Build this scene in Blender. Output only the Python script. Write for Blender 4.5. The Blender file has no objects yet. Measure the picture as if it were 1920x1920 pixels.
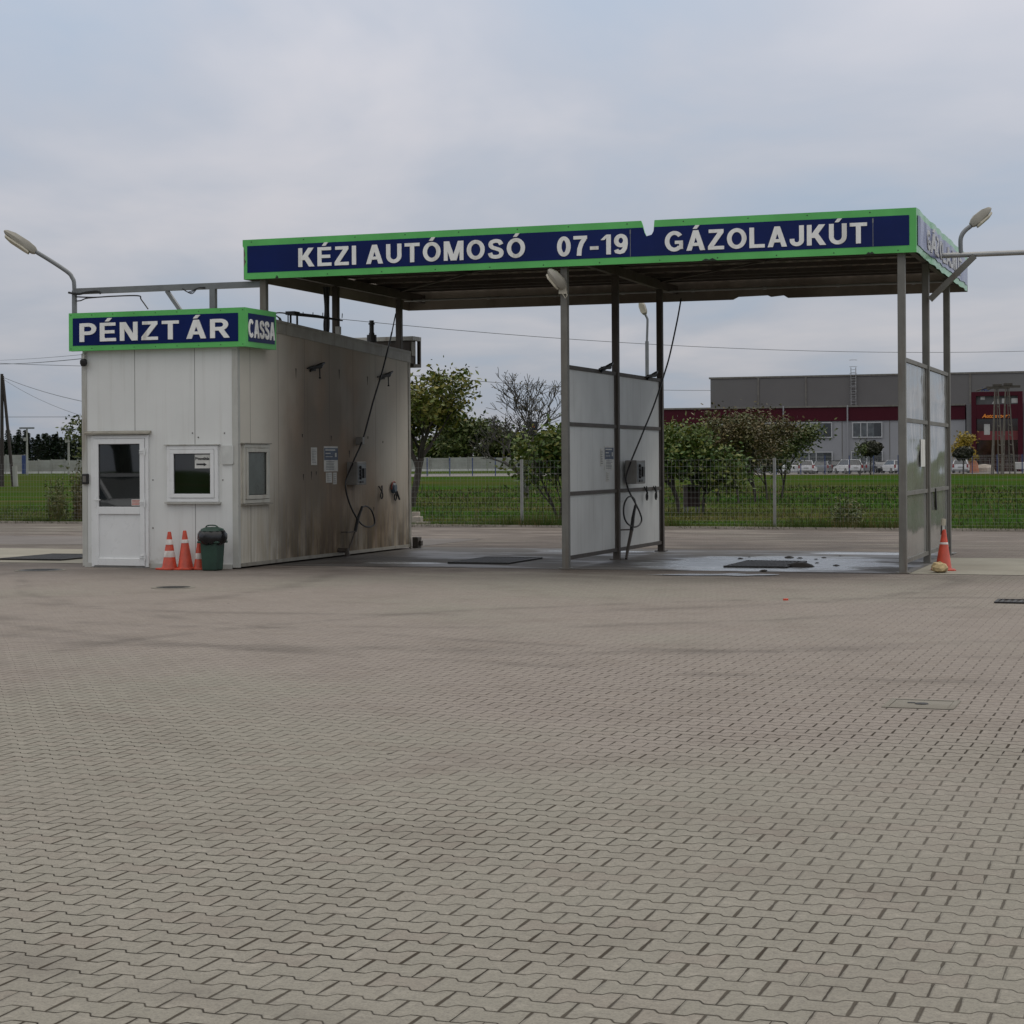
import bpy, bmesh, math, random
from mathutils import Vector, Matrix, noise
R = math.radians
sc = bpy.context.scene
col = sc.collection
rnd = random.Random(7)

# ------------------------------------------------------------------ camera
F = 3600.0; H = 1.7; ROLL = 0.0062; CX = 960.0; CY = 863.05
cam_d = bpy.data.cameras.new('camera')
cam_d.sensor_width = 36; cam_d.lens = 36 * F / 1920
cam_d.shift_y = -(960 - CY) / 1920
cam_d.clip_start = 0.1; cam_d.clip_end = 6000
cam = bpy.data.objects.new('camera', cam_d); col.objects.link(cam)
cam.location = (0, 0, H); cam.rotation_euler = (R(90), ROLL, 0)
sc.camera = cam

# ------------------------------------------------------------------ world / sun / exposure
w = bpy.data.worlds.new('World'); sc.world = w; w.use_nodes = True
nt = w.node_tree; N = nt.nodes; L = nt.links
for n in list(N): N.remove(n)
def nd(t, **k):
    n = N.new(t)
    for a, b in k.items(): setattr(n, a, b)
    return n
def wm(op, a, b=None, clamp=False):
    n = nd('ShaderNodeMath', operation=op, use_clamp=clamp)
    for i, x in enumerate((a, b)):
        if x is None: continue
        if isinstance(x, (int, float)): n.inputs[i].default_value = x
        else: L.new(x, n.inputs[i])
    return n.outputs[0]
SUN_EL, SUN_AZ = 48, 60
sky = nd('ShaderNodeTexSky', sky_type='NISHITA', sun_disc=False, sun_elevation=R(SUN_EL), sun_rotation=R(SUN_AZ))
tc = nd('ShaderNodeTexCoord'); sp = nd('ShaderNodeSeparateXYZ'); L.new(tc.outputs['Generated'], sp.inputs[0])
zc = wm('MAXIMUM', sp.outputs[2], 0.0)
den = wm('ADD', zc, 0.11)
cb = nd('ShaderNodeCombineXYZ')
L.new(wm('DIVIDE', sp.outputs[0], den), cb.inputs[0]); L.new(wm('DIVIDE', sp.outputs[1], den), cb.inputs[1])
n1 = nd('ShaderNodeTexNoise'); n1.inputs['Scale'].default_value = 1.15; n1.inputs['Detail'].default_value = 5; n1.inputs['Roughness'].default_value = 0.52
n1.inputs['Distortion'].default_value = 0.35
mp = nd('ShaderNodeMapping'); mp.inputs['Location'].default_value = (3.4, 1.7, 0); mp.inputs['Scale'].default_value = (1, 0.55, 1)
L.new(cb.outputs[0], mp.inputs[0]); L.new(mp.outputs[0], n1.inputs['Vector'])
cr = nd('ShaderNodeValToRGB'); L.new(n1.outputs[0], cr.inputs[0])
cr.color_ramp.elements[0].position = 0.33; cr.color_ramp.elements[0].color = (0.325, 0.39, 0.485, 1)
cr.color_ramp.elements[1].position = 0.68; cr.color_ramp.elements[1].color = (0.505, 0.50, 0.535, 1)
e = cr.color_ramp.elements.new(0.5); e.color = (0.40, 0.425, 0.485, 1)
grad = wm('ADD', wm('MULTIPLY', zc, 2.15), 0.90)       # overcast sky: zenith about three times the horizon
hi = nd('ShaderNodeMapRange'); L.new(zc, hi.inputs[0]); hi.inputs[1].default_value = 0.28; hi.inputs[2].default_value = 0.65
wmx = nd('ShaderNodeMix', data_type='RGBA'); L.new(hi.outputs[0], wmx.inputs[0]); L.new(cr.outputs[0], wmx.inputs[6]); wmx.inputs[7].default_value = (0.455, 0.445, 0.435, 1)   # thinner, warmer cloud overhead
clouds = nd('ShaderNodeVectorMath', operation='SCALE'); L.new(wmx.outputs[2], clouds.inputs[0])
L.new(wm('MULTIPLY', grad, 10.0), clouds.inputs['Scale'])
mx = nd('ShaderNodeMix', data_type='RGBA'); mx.inputs[0].default_value = 0.94
L.new(sky.outputs[0], mx.inputs[6]); L.new(clouds.outputs[0], mx.inputs[7])
bg = nd('ShaderNodeBackground'); bg.inputs[1].default_value = 0.1; L.new(mx.outputs[2], bg.inputs[0])
wo = nd('ShaderNodeOutputWorld'); L.new(bg.outputs[0], wo.inputs[0])

sd = bpy.data.lights.new('sun', 'SUN'); sd.energy = 0.95; sd.angle = R(22); sd.color = (1, 0.96, 0.9)
so = bpy.data.objects.new('sun', sd); col.objects.link(so)
sv = Vector((math.sin(R(SUN_AZ)) * math.cos(R(SUN_EL)), math.cos(R(SUN_AZ)) * math.cos(R(SUN_EL)), math.sin(R(SUN_EL))))
so.rotation_euler = sv.to_track_quat('Z', 'Y').to_euler()
sc.view_settings.view_transform = 'Standard'; sc.view_settings.look = 'None'
sc.view_settings.exposure = 0.0; sc.view_settings.gamma = 1

# ------------------------------------------------------------------ frames
A = R(-19.15)
Ux, Uy = math.cos(A), math.sin(A); Vx, Vy = -math.sin(A), math.cos(A)
def ray(px, py):
    dx, dy = (px - CX) / F, -(py - CY) / F
    c, s = math.cos(ROLL), math.sin(ROLL)
    return Vector((dx * c + dy * s, 1.0, -dx * s + dy * c))
def G(px, py):
    d = ray(px, py); t = H / -d.z
    return Vector((d.x * t, d.y * t, 0))
O = G(1062, 1067)
def S(u, v, z=0): return Vector((O.x + u * Ux + v * Vx, O.y + u * Uy + v * Vy, z))
def loc(p): d = (p[0] - O.x, p[1] - O.y); return (d[0] * Ux + d[1] * Uy, d[0] * Vx + d[1] * Vy)
CU, CV = loc((0, 0))
def rl(px, py):
    d = ray(px, py); return d.x * Ux + d.y * Uy, d.x * Vx + d.y * Vy, d.z
def onu(px, py, u):                      # station plane u = const -> (v, z)
    a, b, c = rl(px, py); t = (u - CU) / a; return CV + b * t, H + c * t
def onv(px, py, v):
    a, b, c = rl(px, py); t = (v - CV) / b; return CU + a * t, H + c * t
def at(px, py, Y): d = ray(px, py); return Vector((d.x * Y, Y, H + d.z * Y))

# ------------------------------------------------------------------ helpers
def tag(o, label=None, cat=None, group=None, kind=None):
    if label: o['label'] = label
    if cat: o['category'] = cat
    if group: o['group'] = group
    if kind: o['kind'] = kind
    return o
def thing(name, label, cat, p=(0, 0, 0), rz=A, group=None):
    o = bpy.data.objects.new(name, None); col.objects.link(o)
    o.location = p; o.rotation_euler = (0, 0, rz); o.empty_display_size = 0.2
    return tag(o, label, cat, group)
def copy_tree(o, parent=None):
    c = o.copy(); col.objects.link(c)
    c.parent = parent
    for ch in o.children: copy_tree(ch, c)
    return c

class MB:
    def __init__(s, o=(0, 0, 0)): s.v = []; s.f = []; s.o = Vector(o); s.sm = False; s.mi = []
    def add(s, vs, fs, mi=0):
        b = len(s.v)
        s.v += [tuple(Vector(p) - s.o) for p in vs]
        s.f += [tuple(i + b for i in f) for f in fs]; s.mi += [mi] * len(fs)
        return s
    def box(s, x0, x1, y0, y1, z0, z1, mi=0):
        P = [(x, y, z) for z in (z0, z1) for y in (y0, y1) for x in (x0, x1)]
        return s.add(P, [(0, 2, 3, 1), (4, 5, 7, 6), (0, 1, 5, 4), (2, 6, 7, 3), (0, 4, 6, 2), (1, 3, 7, 5)], mi)
    def bev(s, x0, x1, y0, y1, z0, z1, r):      # box with chamfered upright edges
        pts = [(x0 + r, y0), (x1 - r, y0), (x1, y0 + r), (x1, y1 - r), (x1 - r, y1), (x0 + r, y1), (x0, y1 - r), (x0, y0 + r)]
        return s.prism([(a, b) for a, b in pts], z0, z1)
    def prism(s, pts, h0, h1, ax='z', mi=0):
        n = len(pts)
        def m(a, b, h): return (a, b, h) if ax == 'z' else ((a, h, b) if ax == 'y' else (h, a, b))
        vs = [m(a, b, h0) for a, b in pts] + [m(a, b, h1) for a, b in pts]
        fs = [tuple(range(n))[::-1], tuple(range(n, 2 * n))] + [(i, (i + 1) % n, (i + 1) % n + n, i + n) for i in range(n)]
        return s.add(vs, fs, mi)
    def tube(s, pts, r, n=8, cap=True, mi=0):
        pts = [Vector(p) for p in pts]; rs = r if isinstance(r, (list, tuple)) else [r] * len(pts)
        vs = []; fs = []; prev = None
        for i, p in enumerate(pts):
            d = (pts[min(i + 1, len(pts) - 1)] - pts[max(i - 1, 0)])
            d = d.normalized() if d.length > 1e-9 else Vector((0, 0, 1))
            a = prev if prev is not None else (Vector((0, 0, 1)) if abs(d.z) < .9 else Vector((1, 0, 0)))
            x = d.cross(a)
            if x.length < 1e-4: x = d.cross(Vector((1, .3, .2)))
            x.normalize(); y = x.cross(d).normalized(); prev = y
            prev = y
            for k in range(n):
                t = 2 * math.pi * k / n + math.pi / n
                vs.append(p + (x * math.cos(t) + y * math.sin(t)) * rs[i])
        for i in range(len(pts) - 1):
            for k in range(n):
                fs.append((i * n + k, i * n + (k + 1) % n, (i + 1) * n + (k + 1) % n, (i + 1) * n + k))
        if cap: fs += [tuple(range(n))[::-1], tuple(range((len(pts) - 1) * n, len(pts) * n))]
        return s.add(vs, fs, mi)
    def bar(s, p, q, wd, ht=None):
        """rectangular bar from p to q, wd across (horizontal), ht upright"""
        ht = ht or wd
        p, q = Vector(p), Vector(q); d = (q - p).normalized()
        x = d.cross(Vector((0, 0, 1)))
        x = x.normalized() if x.length > 1e-3 else Vector((1, 0, 0))
        y = x.cross(d).normalized()
        vs = [c + x * a * wd / 2 + y * b * ht / 2 for c in (p, q) for a, b in ((-1, -1), (1, -1), (1, 1), (-1, 1))]
        return s.add(vs, [(0, 1, 2, 3), (7, 6, 5, 4), (0, 4, 5, 1), (1, 5, 6, 2), (2, 6, 7, 3), (3, 7, 4, 0)])
    def lathe(s, prof, c=(0, 0, 0), n=24, mi=0):
        vs = []; fs = []
        for r, z in prof:
            for k in range(n):
                t = 2 * math.pi * k / n; vs.append((c[0] + r * math.cos(t), c[1] + r * math.sin(t), c[2] + z))
        m = len(prof)
        for i in range(m - 1):
            for k in range(n):
                fs.append((i * n + k, i * n + (k + 1) % n, (i + 1) * n + (k + 1) % n, (i + 1) * n + k))
        fs += [tuple(range(n))[::-1], tuple(range((m - 1) * n, m * n))]
        return s.add(vs, fs, mi)
    def build(s, name, mat, parent=None, p=None, rz=None, smooth=False, label=None, bevel=0):
        me = bpy.data.meshes.new(name); me.from_pydata(s.v, [], s.f)
        for m in (mat if isinstance(mat, (list, tuple)) else [mat]): me.materials.append(m)
        if any(s.mi): me.polygons.foreach_set('material_index', s.mi)
        bm = bmesh.new(); bm.from_mesh(me); bmesh.ops.recalc_face_normals(bm, faces=bm.faces)
        if bevel: bmesh.ops.bevel(bm, geom=list(bm.edges), offset=bevel, segments=1, affect='EDGES', clamp_overlap=True)
        bm.to_mesh(me); bm.free()
        if smooth:
            for f in me.polygons: f.use_smooth = True
            if hasattr(me, 'set_sharp_from_angle'): me.set_sharp_from_angle(angle=R(40))
        me.update()
        o = bpy.data.objects.new(name, me); col.objects.link(o)
        if parent: o.parent = parent
        if p is not None: o.location = p
        if rz is not None: o.rotation_euler = (0, 0, rz)
        if label: o['label'] = label
        return o

def cr_smooth(pts, k=6):
    pts = [Vector(p) for p in pts]; P = [pts[0]] + pts + [pts[-1]]; out = []
    for i in range(1, len(P) - 2):
        for j in range(k):
            t = j / k; a, b, c, d = P[i - 1], P[i], P[i + 1], P[i + 2]
            out.append(0.5 * ((2 * b) + (-a + c) * t + (2 * a - 5 * b + 4 * c - d) * t * t + (-a + 3 * b - 3 * c + d) * t ** 3))
    return out + [pts[-1]]

# ------------------------------------------------------------------ materials
class NT:
    def __init__(s, name):
        s.m = bpy.data.materials.new(name); s.m.use_nodes = True
        s.t = s.m.node_tree; s.b = s.t.nodes['Principled BSDF']; s.out = s.t.nodes['Material Output']
    def n(s, t, **k):
        x = s.t.nodes.new(t)
        for a, b in k.items(): setattr(x, a, b)
        return x
    def l(s, a, b): s.t.links.new(a, b)
    def put(s, x, inp):
        if isinstance(x, (int, float)): inp.default_value = x
        elif isinstance(x, (tuple, list)): inp.default_value = tuple(x) + ((1,) if len(x) == 3 and len(inp.default_value) == 4 else ())
        else: s.l(x, inp)
    def math(s, op, a, b=None, c=None, clamp=False):
        x = s.n('ShaderNodeMath', operation=op, use_clamp=clamp)
        for i, q in enumerate((a, b, c)):
            if q is not None: s.put(q, x.inputs[i])
        return x.outputs[0]
    def obj(s): return s.n('ShaderNodeTexCoord').outputs['Object']
    def sep(s, v):
        x = s.n('ShaderNodeSeparateXYZ'); s.l(v, x.inputs[0]); return x.outputs
    def comb(s, a, b, c):
        x = s.n('ShaderNodeCombineXYZ')
        for i, q in enumerate((a, b, c)): s.put(q, x.inputs[i])
        return x.outputs[0]
    def noise(s, v, scale, detail=3, rough=.5, vs=None, dist=0):
        if vs:
            mpn = s.n('ShaderNodeMapping'); mpn.inputs['Scale'].default_value = vs; s.l(v, mpn.inputs[0]); v = mpn.outputs[0]
        x = s.n('ShaderNodeTexNoise'); s.l(v, x.inputs['Vector'])
        x.inputs['Scale'].default_value = scale; x.inputs['Detail'].default_value = detail
        x.inputs['Roughness'].default_value = rough; x.inputs['Distortion'].default_value = dist
        return x.outputs[0]
    def rng(s, v, a, b, c=0, d=1):
        x = s.n('ShaderNodeMapRange', interpolation_type='SMOOTHSTEP')
        for i, q in enumerate((v, a, b, c, d)): s.put(q, x.inputs[i])
        return x.outputs[0]
    def mix(s, f, a, b, mode='MIX'):
        x = s.n('ShaderNodeMix', data_type='RGBA', blend_type=mode)
        s.put(f, x.inputs[0]); s.put(a, x.inputs[6]); s.put(b, x.inputs[7]); return x.outputs[2]
    def bump(s, h, strength=.3, dist=.01, prev=None):
        x = s.n('ShaderNodeBump'); x.inputs['Strength'].default_value = strength; x.inputs['Distance'].default_value = dist
        s.l(h, x.inputs['Height'])
        if prev: s.l(prev, x.inputs['Normal'])
        return x.outputs[0]
    def fin(s, c, rough=.6, metal=0, nrm=None, spec=None, **k):
        s.put(c, s.b.inputs['Base Color']); s.put(rough, s.b.inputs['Roughness']); s.put(metal, s.b.inputs['Metallic'])
        if nrm: s.l(nrm, s.b.inputs['Normal'])
        if spec is not None: s.b.inputs['Specular IOR Level'].default_value = spec
        for a, b in k.items(): s.put(b, s.b.inputs[a.replace('_', ' ')])
        return s.m
def pm(name, c, rough=.6, metal=0, var=.18, scale=3.0, dirt=None, dv=(6, 6, .7), da=(.5, .75), dm=.6, bump=0, bs=60, spec=None):
    """painted/metal/plastic surface: base colour, mottling, optional streaky dirt and fine bump"""
    t = NT(name); o = t.obj()
    k = t.noise(o, scale, 4, .6)
    c2 = tuple(x * (1 - var) for x in c)
    cc = t.mix(t.rng(k, .3, .7), c, c2)
    if dirt: cc = t.mix(t.math('MULTIPLY', t.rng(t.noise(o, 1.0, 5, .6, dv), *da), dm), cc, dirt)
    nr = t.bump(t.noise(o, bs, 3), bump, .01) if bump else None
    rr = t.math('ADD', t.math('MULTIPLY', t.noise(o, scale * 3, 3), .2), rough - .1)
    return t.fin(cc, rr, metal, nr, spec)
def leafmat(name, a, b, c, vs=.8):
    t = NT(name); o = t.obj(); g = t.n('ShaderNodeNewGeometry')
    cc = t.mix(t.rng(t.noise(o, vs, 2), .35, .65), a, b)
    cc = t.mix(t.math('MULTIPLY', t.rng(g.outputs['Random Per Island'], .55, 1), .8), cc, c)
    return t.fin(cc, .55, spec=.3)

# --- paving: bone-shaped interlocking pavers laid in rows
def paver_mat():
    t = NT('pavers'); o = t.obj(); x, y, _ = t.sep(o)
    wob = t.noise(o, .35, 2); wob2 = t.noise(o, 1.3, 2)
    x = t.math('ADD', x, t.math('MULTIPLY', wob, .08)); y = t.math('ADD', y, t.math('MULTIPLY', wob2, .03))
    Lb, P, AM = .205, .142, .0155
    row = t.math('ROUND', t.math('SUBTRACT', t.math('DIVIDE', y, P), .5))        # nearest boundary index
    par = t.math('SUBTRACT', 1.0, t.math('MULTIPLY', t.math('FLOORED_MODULO', row, 2.0), 2.0))
    ph = t.math('ABSOLUTE', t.math('SUBTRACT', t.math('FLOORED_MODULO', t.math('DIVIDE', x, Lb), 1.0), .5))   # 0..0.5
    cw = t.math('MULTIPLY', t.math('SUBTRACT', t.rng(ph, .17, .31), .5), 2.0)
    bd = t.math('MULTIPLY', t.math('MULTIPLY', cw, par), AM)
    dist = t.math('SUBTRACT', y, t.math('ADD', t.math('MULTIPLY', t.math('ADD', row, .5), P), bd))
    brow = t.math('ADD', row, t.math('GREATER_THAN', dist, 0.0))
    sx = t.math('ADD', t.math('DIVIDE', x, Lb), t.math('MULTIPLY', brow, .5))
    fx = t.math('FLOORED_MODULO', sx, 1.0); ix = t.math('FLOOR', sx)
    jx = t.math('MULTIPLY', t.math('MINIMUM', fx, t.math('SUBTRACT', 1.0, fx)), Lb)
    jy = t.math('ABSOLUTE', dist)
    wn = t.n('ShaderNodeTexWhiteNoise', noise_dimensions='2D'); t.l(t.comb(ix, brow, 0), wn.inputs['Vector'])
    rv = wn.outputs['Value']
    side = t.rng(x, -8.0, 9.0)          # cross joints widen towards the right of the yard
    fine = t.noise(o, 45, 3)
    gaps = t.noise(o, 1.1, 3); gaps2 = t.noise(o, 5, 2)
    wx = t.math('ADD', t.math('MULTIPLY', t.rng(gaps2, .35, .65), t.math('ADD', t.math('MULTIPLY', side, .0050), .0006)), .0016)
    wy = t.math('ADD', t.math('MULTIPLY', t.rng(gaps, .4, .65), .0024), .0031)
    mxn = t.rng(jx, t.math('MULTIPLY', wx, .7), t.math('MULTIPLY', wx, 1.5), 1, 0)
    myn = t.rng(jy, t.math('MULTIPLY', wy, .7), t.math('MULTIPLY', wy, 1.6), 1, 0)
    jm = t.math('MAXIMUM', mxn, myn)
    filled = t.math('MULTIPLY', t.rng(t.noise(o, .28, 4, .6), .38, .62, 1.0, .6), t.rng(t.math('ADD', t.sep(o)[1], t.math('MULTIPLY', t.noise(o, .25, 3), 5.0)), -14.0, -6.0, 1.0, .22))
    jm2 = t.math('MULTIPLY', jm, filled)
    big = t.noise(o, .12, 4, .6); mid = t.noise(o, .9, 5, .65)
    pink, grey = (.240, .209, .184), (.230, .216, .180)
    cc = t.mix(t.rng(t.math('ADD', big, t.rng(t.sep(o)[1], -26.0, -12.0, .15, -.05)), .42, .6), pink, grey)
    cc = t.mix(t.math('MULTIPLY', t.rng(rv, .0, 1), .22), cc, (.30, .27, .23))
    cc = t.mix(t.math('MULTIPLY', t.rng(rv, .75, 1), .20), cc, (.16, .12, .10))
    grit = t.noise(o, 110, 2, .7); blotch = t.noise(o, 11, 4, .7)
    cc = t.mix(t.math('MULTIPLY', t.rng(grit, .42, .66), .34), cc, (.10, .09, .08))
    cc = t.mix(t.math('MULTIPLY', t.rng(blotch, .5, .72), .30), cc, (.36, .33, .28))
    cc = t.mix(t.math('MULTIPLY', t.rng(mid, .45, .75), .35), cc, (.14, .12, .10))
    cc = t.mix(t.math('MULTIPLY', t.rng(t.noise(o, 7, 4, .7), .5, .8), .28), cc, (.12, .105, .088))
    cc = t.mix(t.math('MULTIPLY', t.rng(fine, .45, .8), .5), cc, (.12, .11, .10))
    # tyre-polished arcs; wet, dirty apron with canopy shade painted into its dark brown
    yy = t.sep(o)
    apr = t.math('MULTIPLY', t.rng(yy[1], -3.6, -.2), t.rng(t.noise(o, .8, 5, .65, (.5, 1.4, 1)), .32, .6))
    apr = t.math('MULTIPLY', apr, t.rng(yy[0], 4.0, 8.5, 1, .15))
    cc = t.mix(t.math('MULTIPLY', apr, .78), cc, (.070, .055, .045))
    rr = t.math('SQRT', t.math('ADD', t.math('POWER', t.math('SUBTRACT', yy[0], 1.0), 2.0), t.math('POWER', t.math('ADD', yy[1], 2.0), 2.0)))
    trk = t.math('MULTIPLY', t.rng(t.math('ABSOLUTE', t.math('SUBTRACT', t.math('ADD', rr, t.math('MULTIPLY', wob, 1.5)), 11.5)), .0, .45, 1, 0), t.rng(mid, .35, .6))
    cc = t.mix(t.math('MULTIPLY', trk, .38), cc, (.09, .08, .072))
    for cx_, cy_, rad, wd_ in ((6.0, 3.0, 17.0, .25), (6.0, 3.0, 15.3, .22), (-1.0, -2.0, 7.5, .3), (-1.0, -2.0, 9.2, .25), (9.0, -14.0, 10.0, .25), (-14.0, -6.0, 12.0, .3)):
        q = t.math('SQRT', t.math('ADD', t.math('POWER', t.math('SUBTRACT', yy[0], cx_), 2.0), t.math('POWER', t.math('SUBTRACT', yy[1], cy_), 2.0)))
        k_ = t.rng(t.math('ABSOLUTE', t.math('SUBTRACT', t.math('ADD', q, t.math('MULTIPLY', wob, .8)), rad)), 0, wd_, 1, 0)
        cc = t.mix(t.math('MULTIPLY', t.math('MULTIPLY', k_, t.rng(mid, .38, .6)), .30), cc, (.085, .075, .068))
    cc = t.mix(jm2, cc, t.mix(t.rng(gaps2, .4, .6), (.020, .016, .012), (.045, .036, .026)))
    # small stains / debris
    vo = t.n('ShaderNodeTexVoronoi'); t.l(o, vo.inputs['Vector']); vo.inputs['Scale'].default_value = 1.1
    cc = t.mix(t.math('MULTIPLY', t.rng(vo.outputs['Distance'], .012, .03, 1, 0), .8), cc, (.035, .03, .025))
    ed = t.math('MINIMUM', t.rng(jx, 0, .012), t.rng(jy, 0, .010))
    tilt = t.math('MULTIPLY', rv, .35)
    h = t.math('ADD', t.math('ADD', ed, tilt), t.math('ADD', t.math('MULTIPLY', fine, .2), t.math('MULTIPLY', grit, .12)))
    nr = t.bump(h, .7, .008)
    return t.fin(cc, t.rng(apr, 0, 1, .95, .7), 0, nr, spec=.10)

def concrete_mat(name, c, stain, wet=0.0, joints=0):
    t = NT(name); o = t.obj(); x, y, _ = t.sep(o)
    cc = t.mix(t.rng(t.noise(o, .7, 5, .6), .3, .7), c, tuple(q * .8 for q in c))
    cc = t.mix(t.math('MULTIPLY', t.rng(t.noise(o, 14, 4, .7), .45, .75), .35), cc, tuple(q * .6 for q in c))
    st = t.rng(t.noise(o, .55, 5, .62, (.7, 1.5, 1)), .38, .62)
    cc = t.mix(t.math('MULTIPLY', st, .8 if wet else .3), cc, stain)
    nr = t.bump(t.noise(o, 30, 4), .25, .004)
    ro = t.rng(st, 0, 1, .8, .8 - .5 * wet)
    if wet:      # soapy water round the right drain, smaller films; sky sheen painted as pale colour
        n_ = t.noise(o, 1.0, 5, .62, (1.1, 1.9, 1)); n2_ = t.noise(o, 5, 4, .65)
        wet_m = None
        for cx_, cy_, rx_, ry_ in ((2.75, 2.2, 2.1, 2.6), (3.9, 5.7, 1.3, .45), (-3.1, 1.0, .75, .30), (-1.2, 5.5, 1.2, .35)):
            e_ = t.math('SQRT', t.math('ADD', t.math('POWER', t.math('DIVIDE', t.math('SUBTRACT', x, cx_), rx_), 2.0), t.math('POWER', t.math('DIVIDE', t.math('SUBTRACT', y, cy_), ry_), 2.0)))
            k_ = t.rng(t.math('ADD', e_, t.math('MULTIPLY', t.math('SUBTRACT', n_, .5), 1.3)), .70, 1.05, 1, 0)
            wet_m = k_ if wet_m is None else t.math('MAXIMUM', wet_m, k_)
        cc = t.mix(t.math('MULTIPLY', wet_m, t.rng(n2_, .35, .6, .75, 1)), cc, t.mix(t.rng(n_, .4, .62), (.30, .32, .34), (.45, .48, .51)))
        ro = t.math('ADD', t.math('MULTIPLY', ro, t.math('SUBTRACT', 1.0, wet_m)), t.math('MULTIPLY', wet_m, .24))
    return t.fin(cc, ro, 0, nr, spec=.35 if wet else .12)

def field_colour(t, o):
    a = t.noise(o, .045, 4, .6); b = t.noise(o, 1.0, 5, .68, (.05, .14, 1)); c = t.noise(o, 1.0, 4, .65, (.5, 1.1, 1))
    cc = t.mix(t.rng(a, .42, .58), (.030, .074, .010), (.054, .068, .018))
    cc = t.mix(t.math('MULTIPLY', t.rng(b, .48, .66), .8), cc, (.085, .070, .024))
    cc = t.mix(t.math('MULTIPLY', t.rng(b, .50, .30), .55), cc, (.016, .040, .006))
    return t.mix(t.math('MULTIPLY', t.rng(c, .45, .75), .5), cc, (.024, .036, .009))
def grass_mat():
    t = NT('meadow'); o = t.obj()
    cc = field_colour(t, o); f = t.noise(o, 6.0, 4, .75)
    cc = t.mix(t.math('MULTIPLY', t.rng(f, .4, .7), .5), cc, (.016, .028, .006))
    return t.fin(cc, 1.0, 0, None, spec=0.0)

def wall_mat(name, dirty):
    """light sandwich panels: joints each 1.1 m and fine ribs, object x along the wall, z up"""
    t = NT(name); o = t.obj(); x, y, z = t.sep(o)
    k = x if not dirty else y
    ff = t.math('FLOORED_MODULO', t.math('ADD', k, .17 if not dirty else .05), 1.09 if not dirty else 1.02)
    jt = t.rng(t.math('ABSOLUTE', t.math('SUBTRACT', ff, .5)), .003, .010, 1, 0)
    rib = t.math('ABSOLUTE', t.math('SUBTRACT', t.math('FLOORED_MODULO', t.math('MULTIPLY', k, 16.0), 1.0), .5))
    base = (.68, .69, .665) if not dirty else (.64, .61, .53)
    cc = t.mix(t.rng(t.noise(o, .9, 4, .6), .3, .7), base, tuple(q * .93 for q in base))
    streak = t.noise(o, 1.0, 5, .6, (9, 9, .35))
    if dirty:
        far = t.rng(t.math('ADD', y, t.math('MULTIPLY', t.noise(o, .8, 3), .9)), .9, 3.0)                         # splashed part inside the bay
        blot = t.rng(t.noise(o, .45, 4, .6, (1, 1, .8)), .3, .62)
        vfar = t.rng(t.math('SUBTRACT', y, t.math('MULTIPLY', t.rng(z, 0, 3, 1, 0), 1.4)), 4.3, 6.2, 1, .42)
        low = t.rng(z, .1, 2.8, 1, .55)
        vfar = t.math('MULTIPLY', vfar, t.rng(z, 2.4, 3.9, 1, .78)); m = t.math('MULTIPLY', t.math('MULTIPLY', far, vfar), t.math('ADD', t.math('MULTIPLY', blot, .28), .70))
        cc = t.mix(t.math('MULTIPLY', m, .92), cc, t.mix(t.rng(t.noise(o, .6, 3), .4, .6), (.215, .142, .088), (.165, .130, .096)))
        cc = t.mix(t.math('MULTIPLY', t.math('MULTIPLY', t.rng(streak, .52, .76), far), t.math('MULTIPLY', t.rng(z, .3, 2.6, 1, .25), .6)), cc, (.060, .034, .018))
        bl = t.math('MULTIPLY', t.math('MULTIPLY', t.rng(z, .0, 1.5, 1, 0), t.rng(t.noise(o, 1.0, 4, .6, (3, 3, .9)), .35, .6)), t.rng(y, .3, 2.4, .15, 1))
        cc = t.mix(t.math('MULTIPLY', bl, .8), cc, (.045, .034, .026))
        lo = t.math('MULTIPLY', t.rng(z, .1, 2.0, 1, 0), t.rng(t.noise(o, 1.0, 4, .6, (14, 14, .8)), .35, .7))
        cc = t.mix(t.math('MULTIPLY', lo, .4), cc, (.26, .19, .08))
    else:
        cc = t.mix(t.math('MULTIPLY', t.rng(streak, .5, .8), .25), cc, (.33, .31, .26))
        lo = t.math('MULTIPLY', t.rng(z, .0, .45, 1, 0), t.rng(t.noise(o, 3, 4, .6), .4, .7))
        cc = t.mix(t.math('MULTIPLY', lo, .6), cc, (.2, .16, .11))
    cc = t.mix(t.math('MULTIPLY', jt, .75), cc, (.12, .11, .10))
    h = t.math('SUBTRACT', t.math('MULTIPLY', rib, .35), jt)
    return t.fin(cc, .65 if dirty else .5, 0, t.bump(h, .5, .004), spec=.12 if dirty else .3)

def glass_mat(name, c, rough=.04):
    t = NT(name); o = t.obj()
    nr = t.bump(t.noise(o, .8, 1), .05, .02)
    return t.fin(t.mix(t.rng(t.noise(o, 1.6, 3), .35, .65), c, tuple(q * .45 for q in c)), rough, 0, nr, spec=.95)

def board_mat(name, c, rough=.28, wave=0.0, dirt=.25):
    t = NT(name); o = t.obj()
    cc = t.mix(t.rng(t.noise(o, 1.5, 4), .3, .7), c, tuple(q * .82 for q in c))
    cc = t.mix(t.math('MULTIPLY', t.rng(t.noise(o, 2.2, 6, .7, (3, 3, 1)), .58, .8), dirt), cc, tuple(q * .5 + .05 for q in c))
    nr = t.bump(t.noise(o, 1.0, 2, .5, (2.2, 2.2, .3)), wave, .05) if wave else None
    return t.fin(cc, rough, 0, nr, spec=.5 if wave > .1 else .22)

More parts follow.
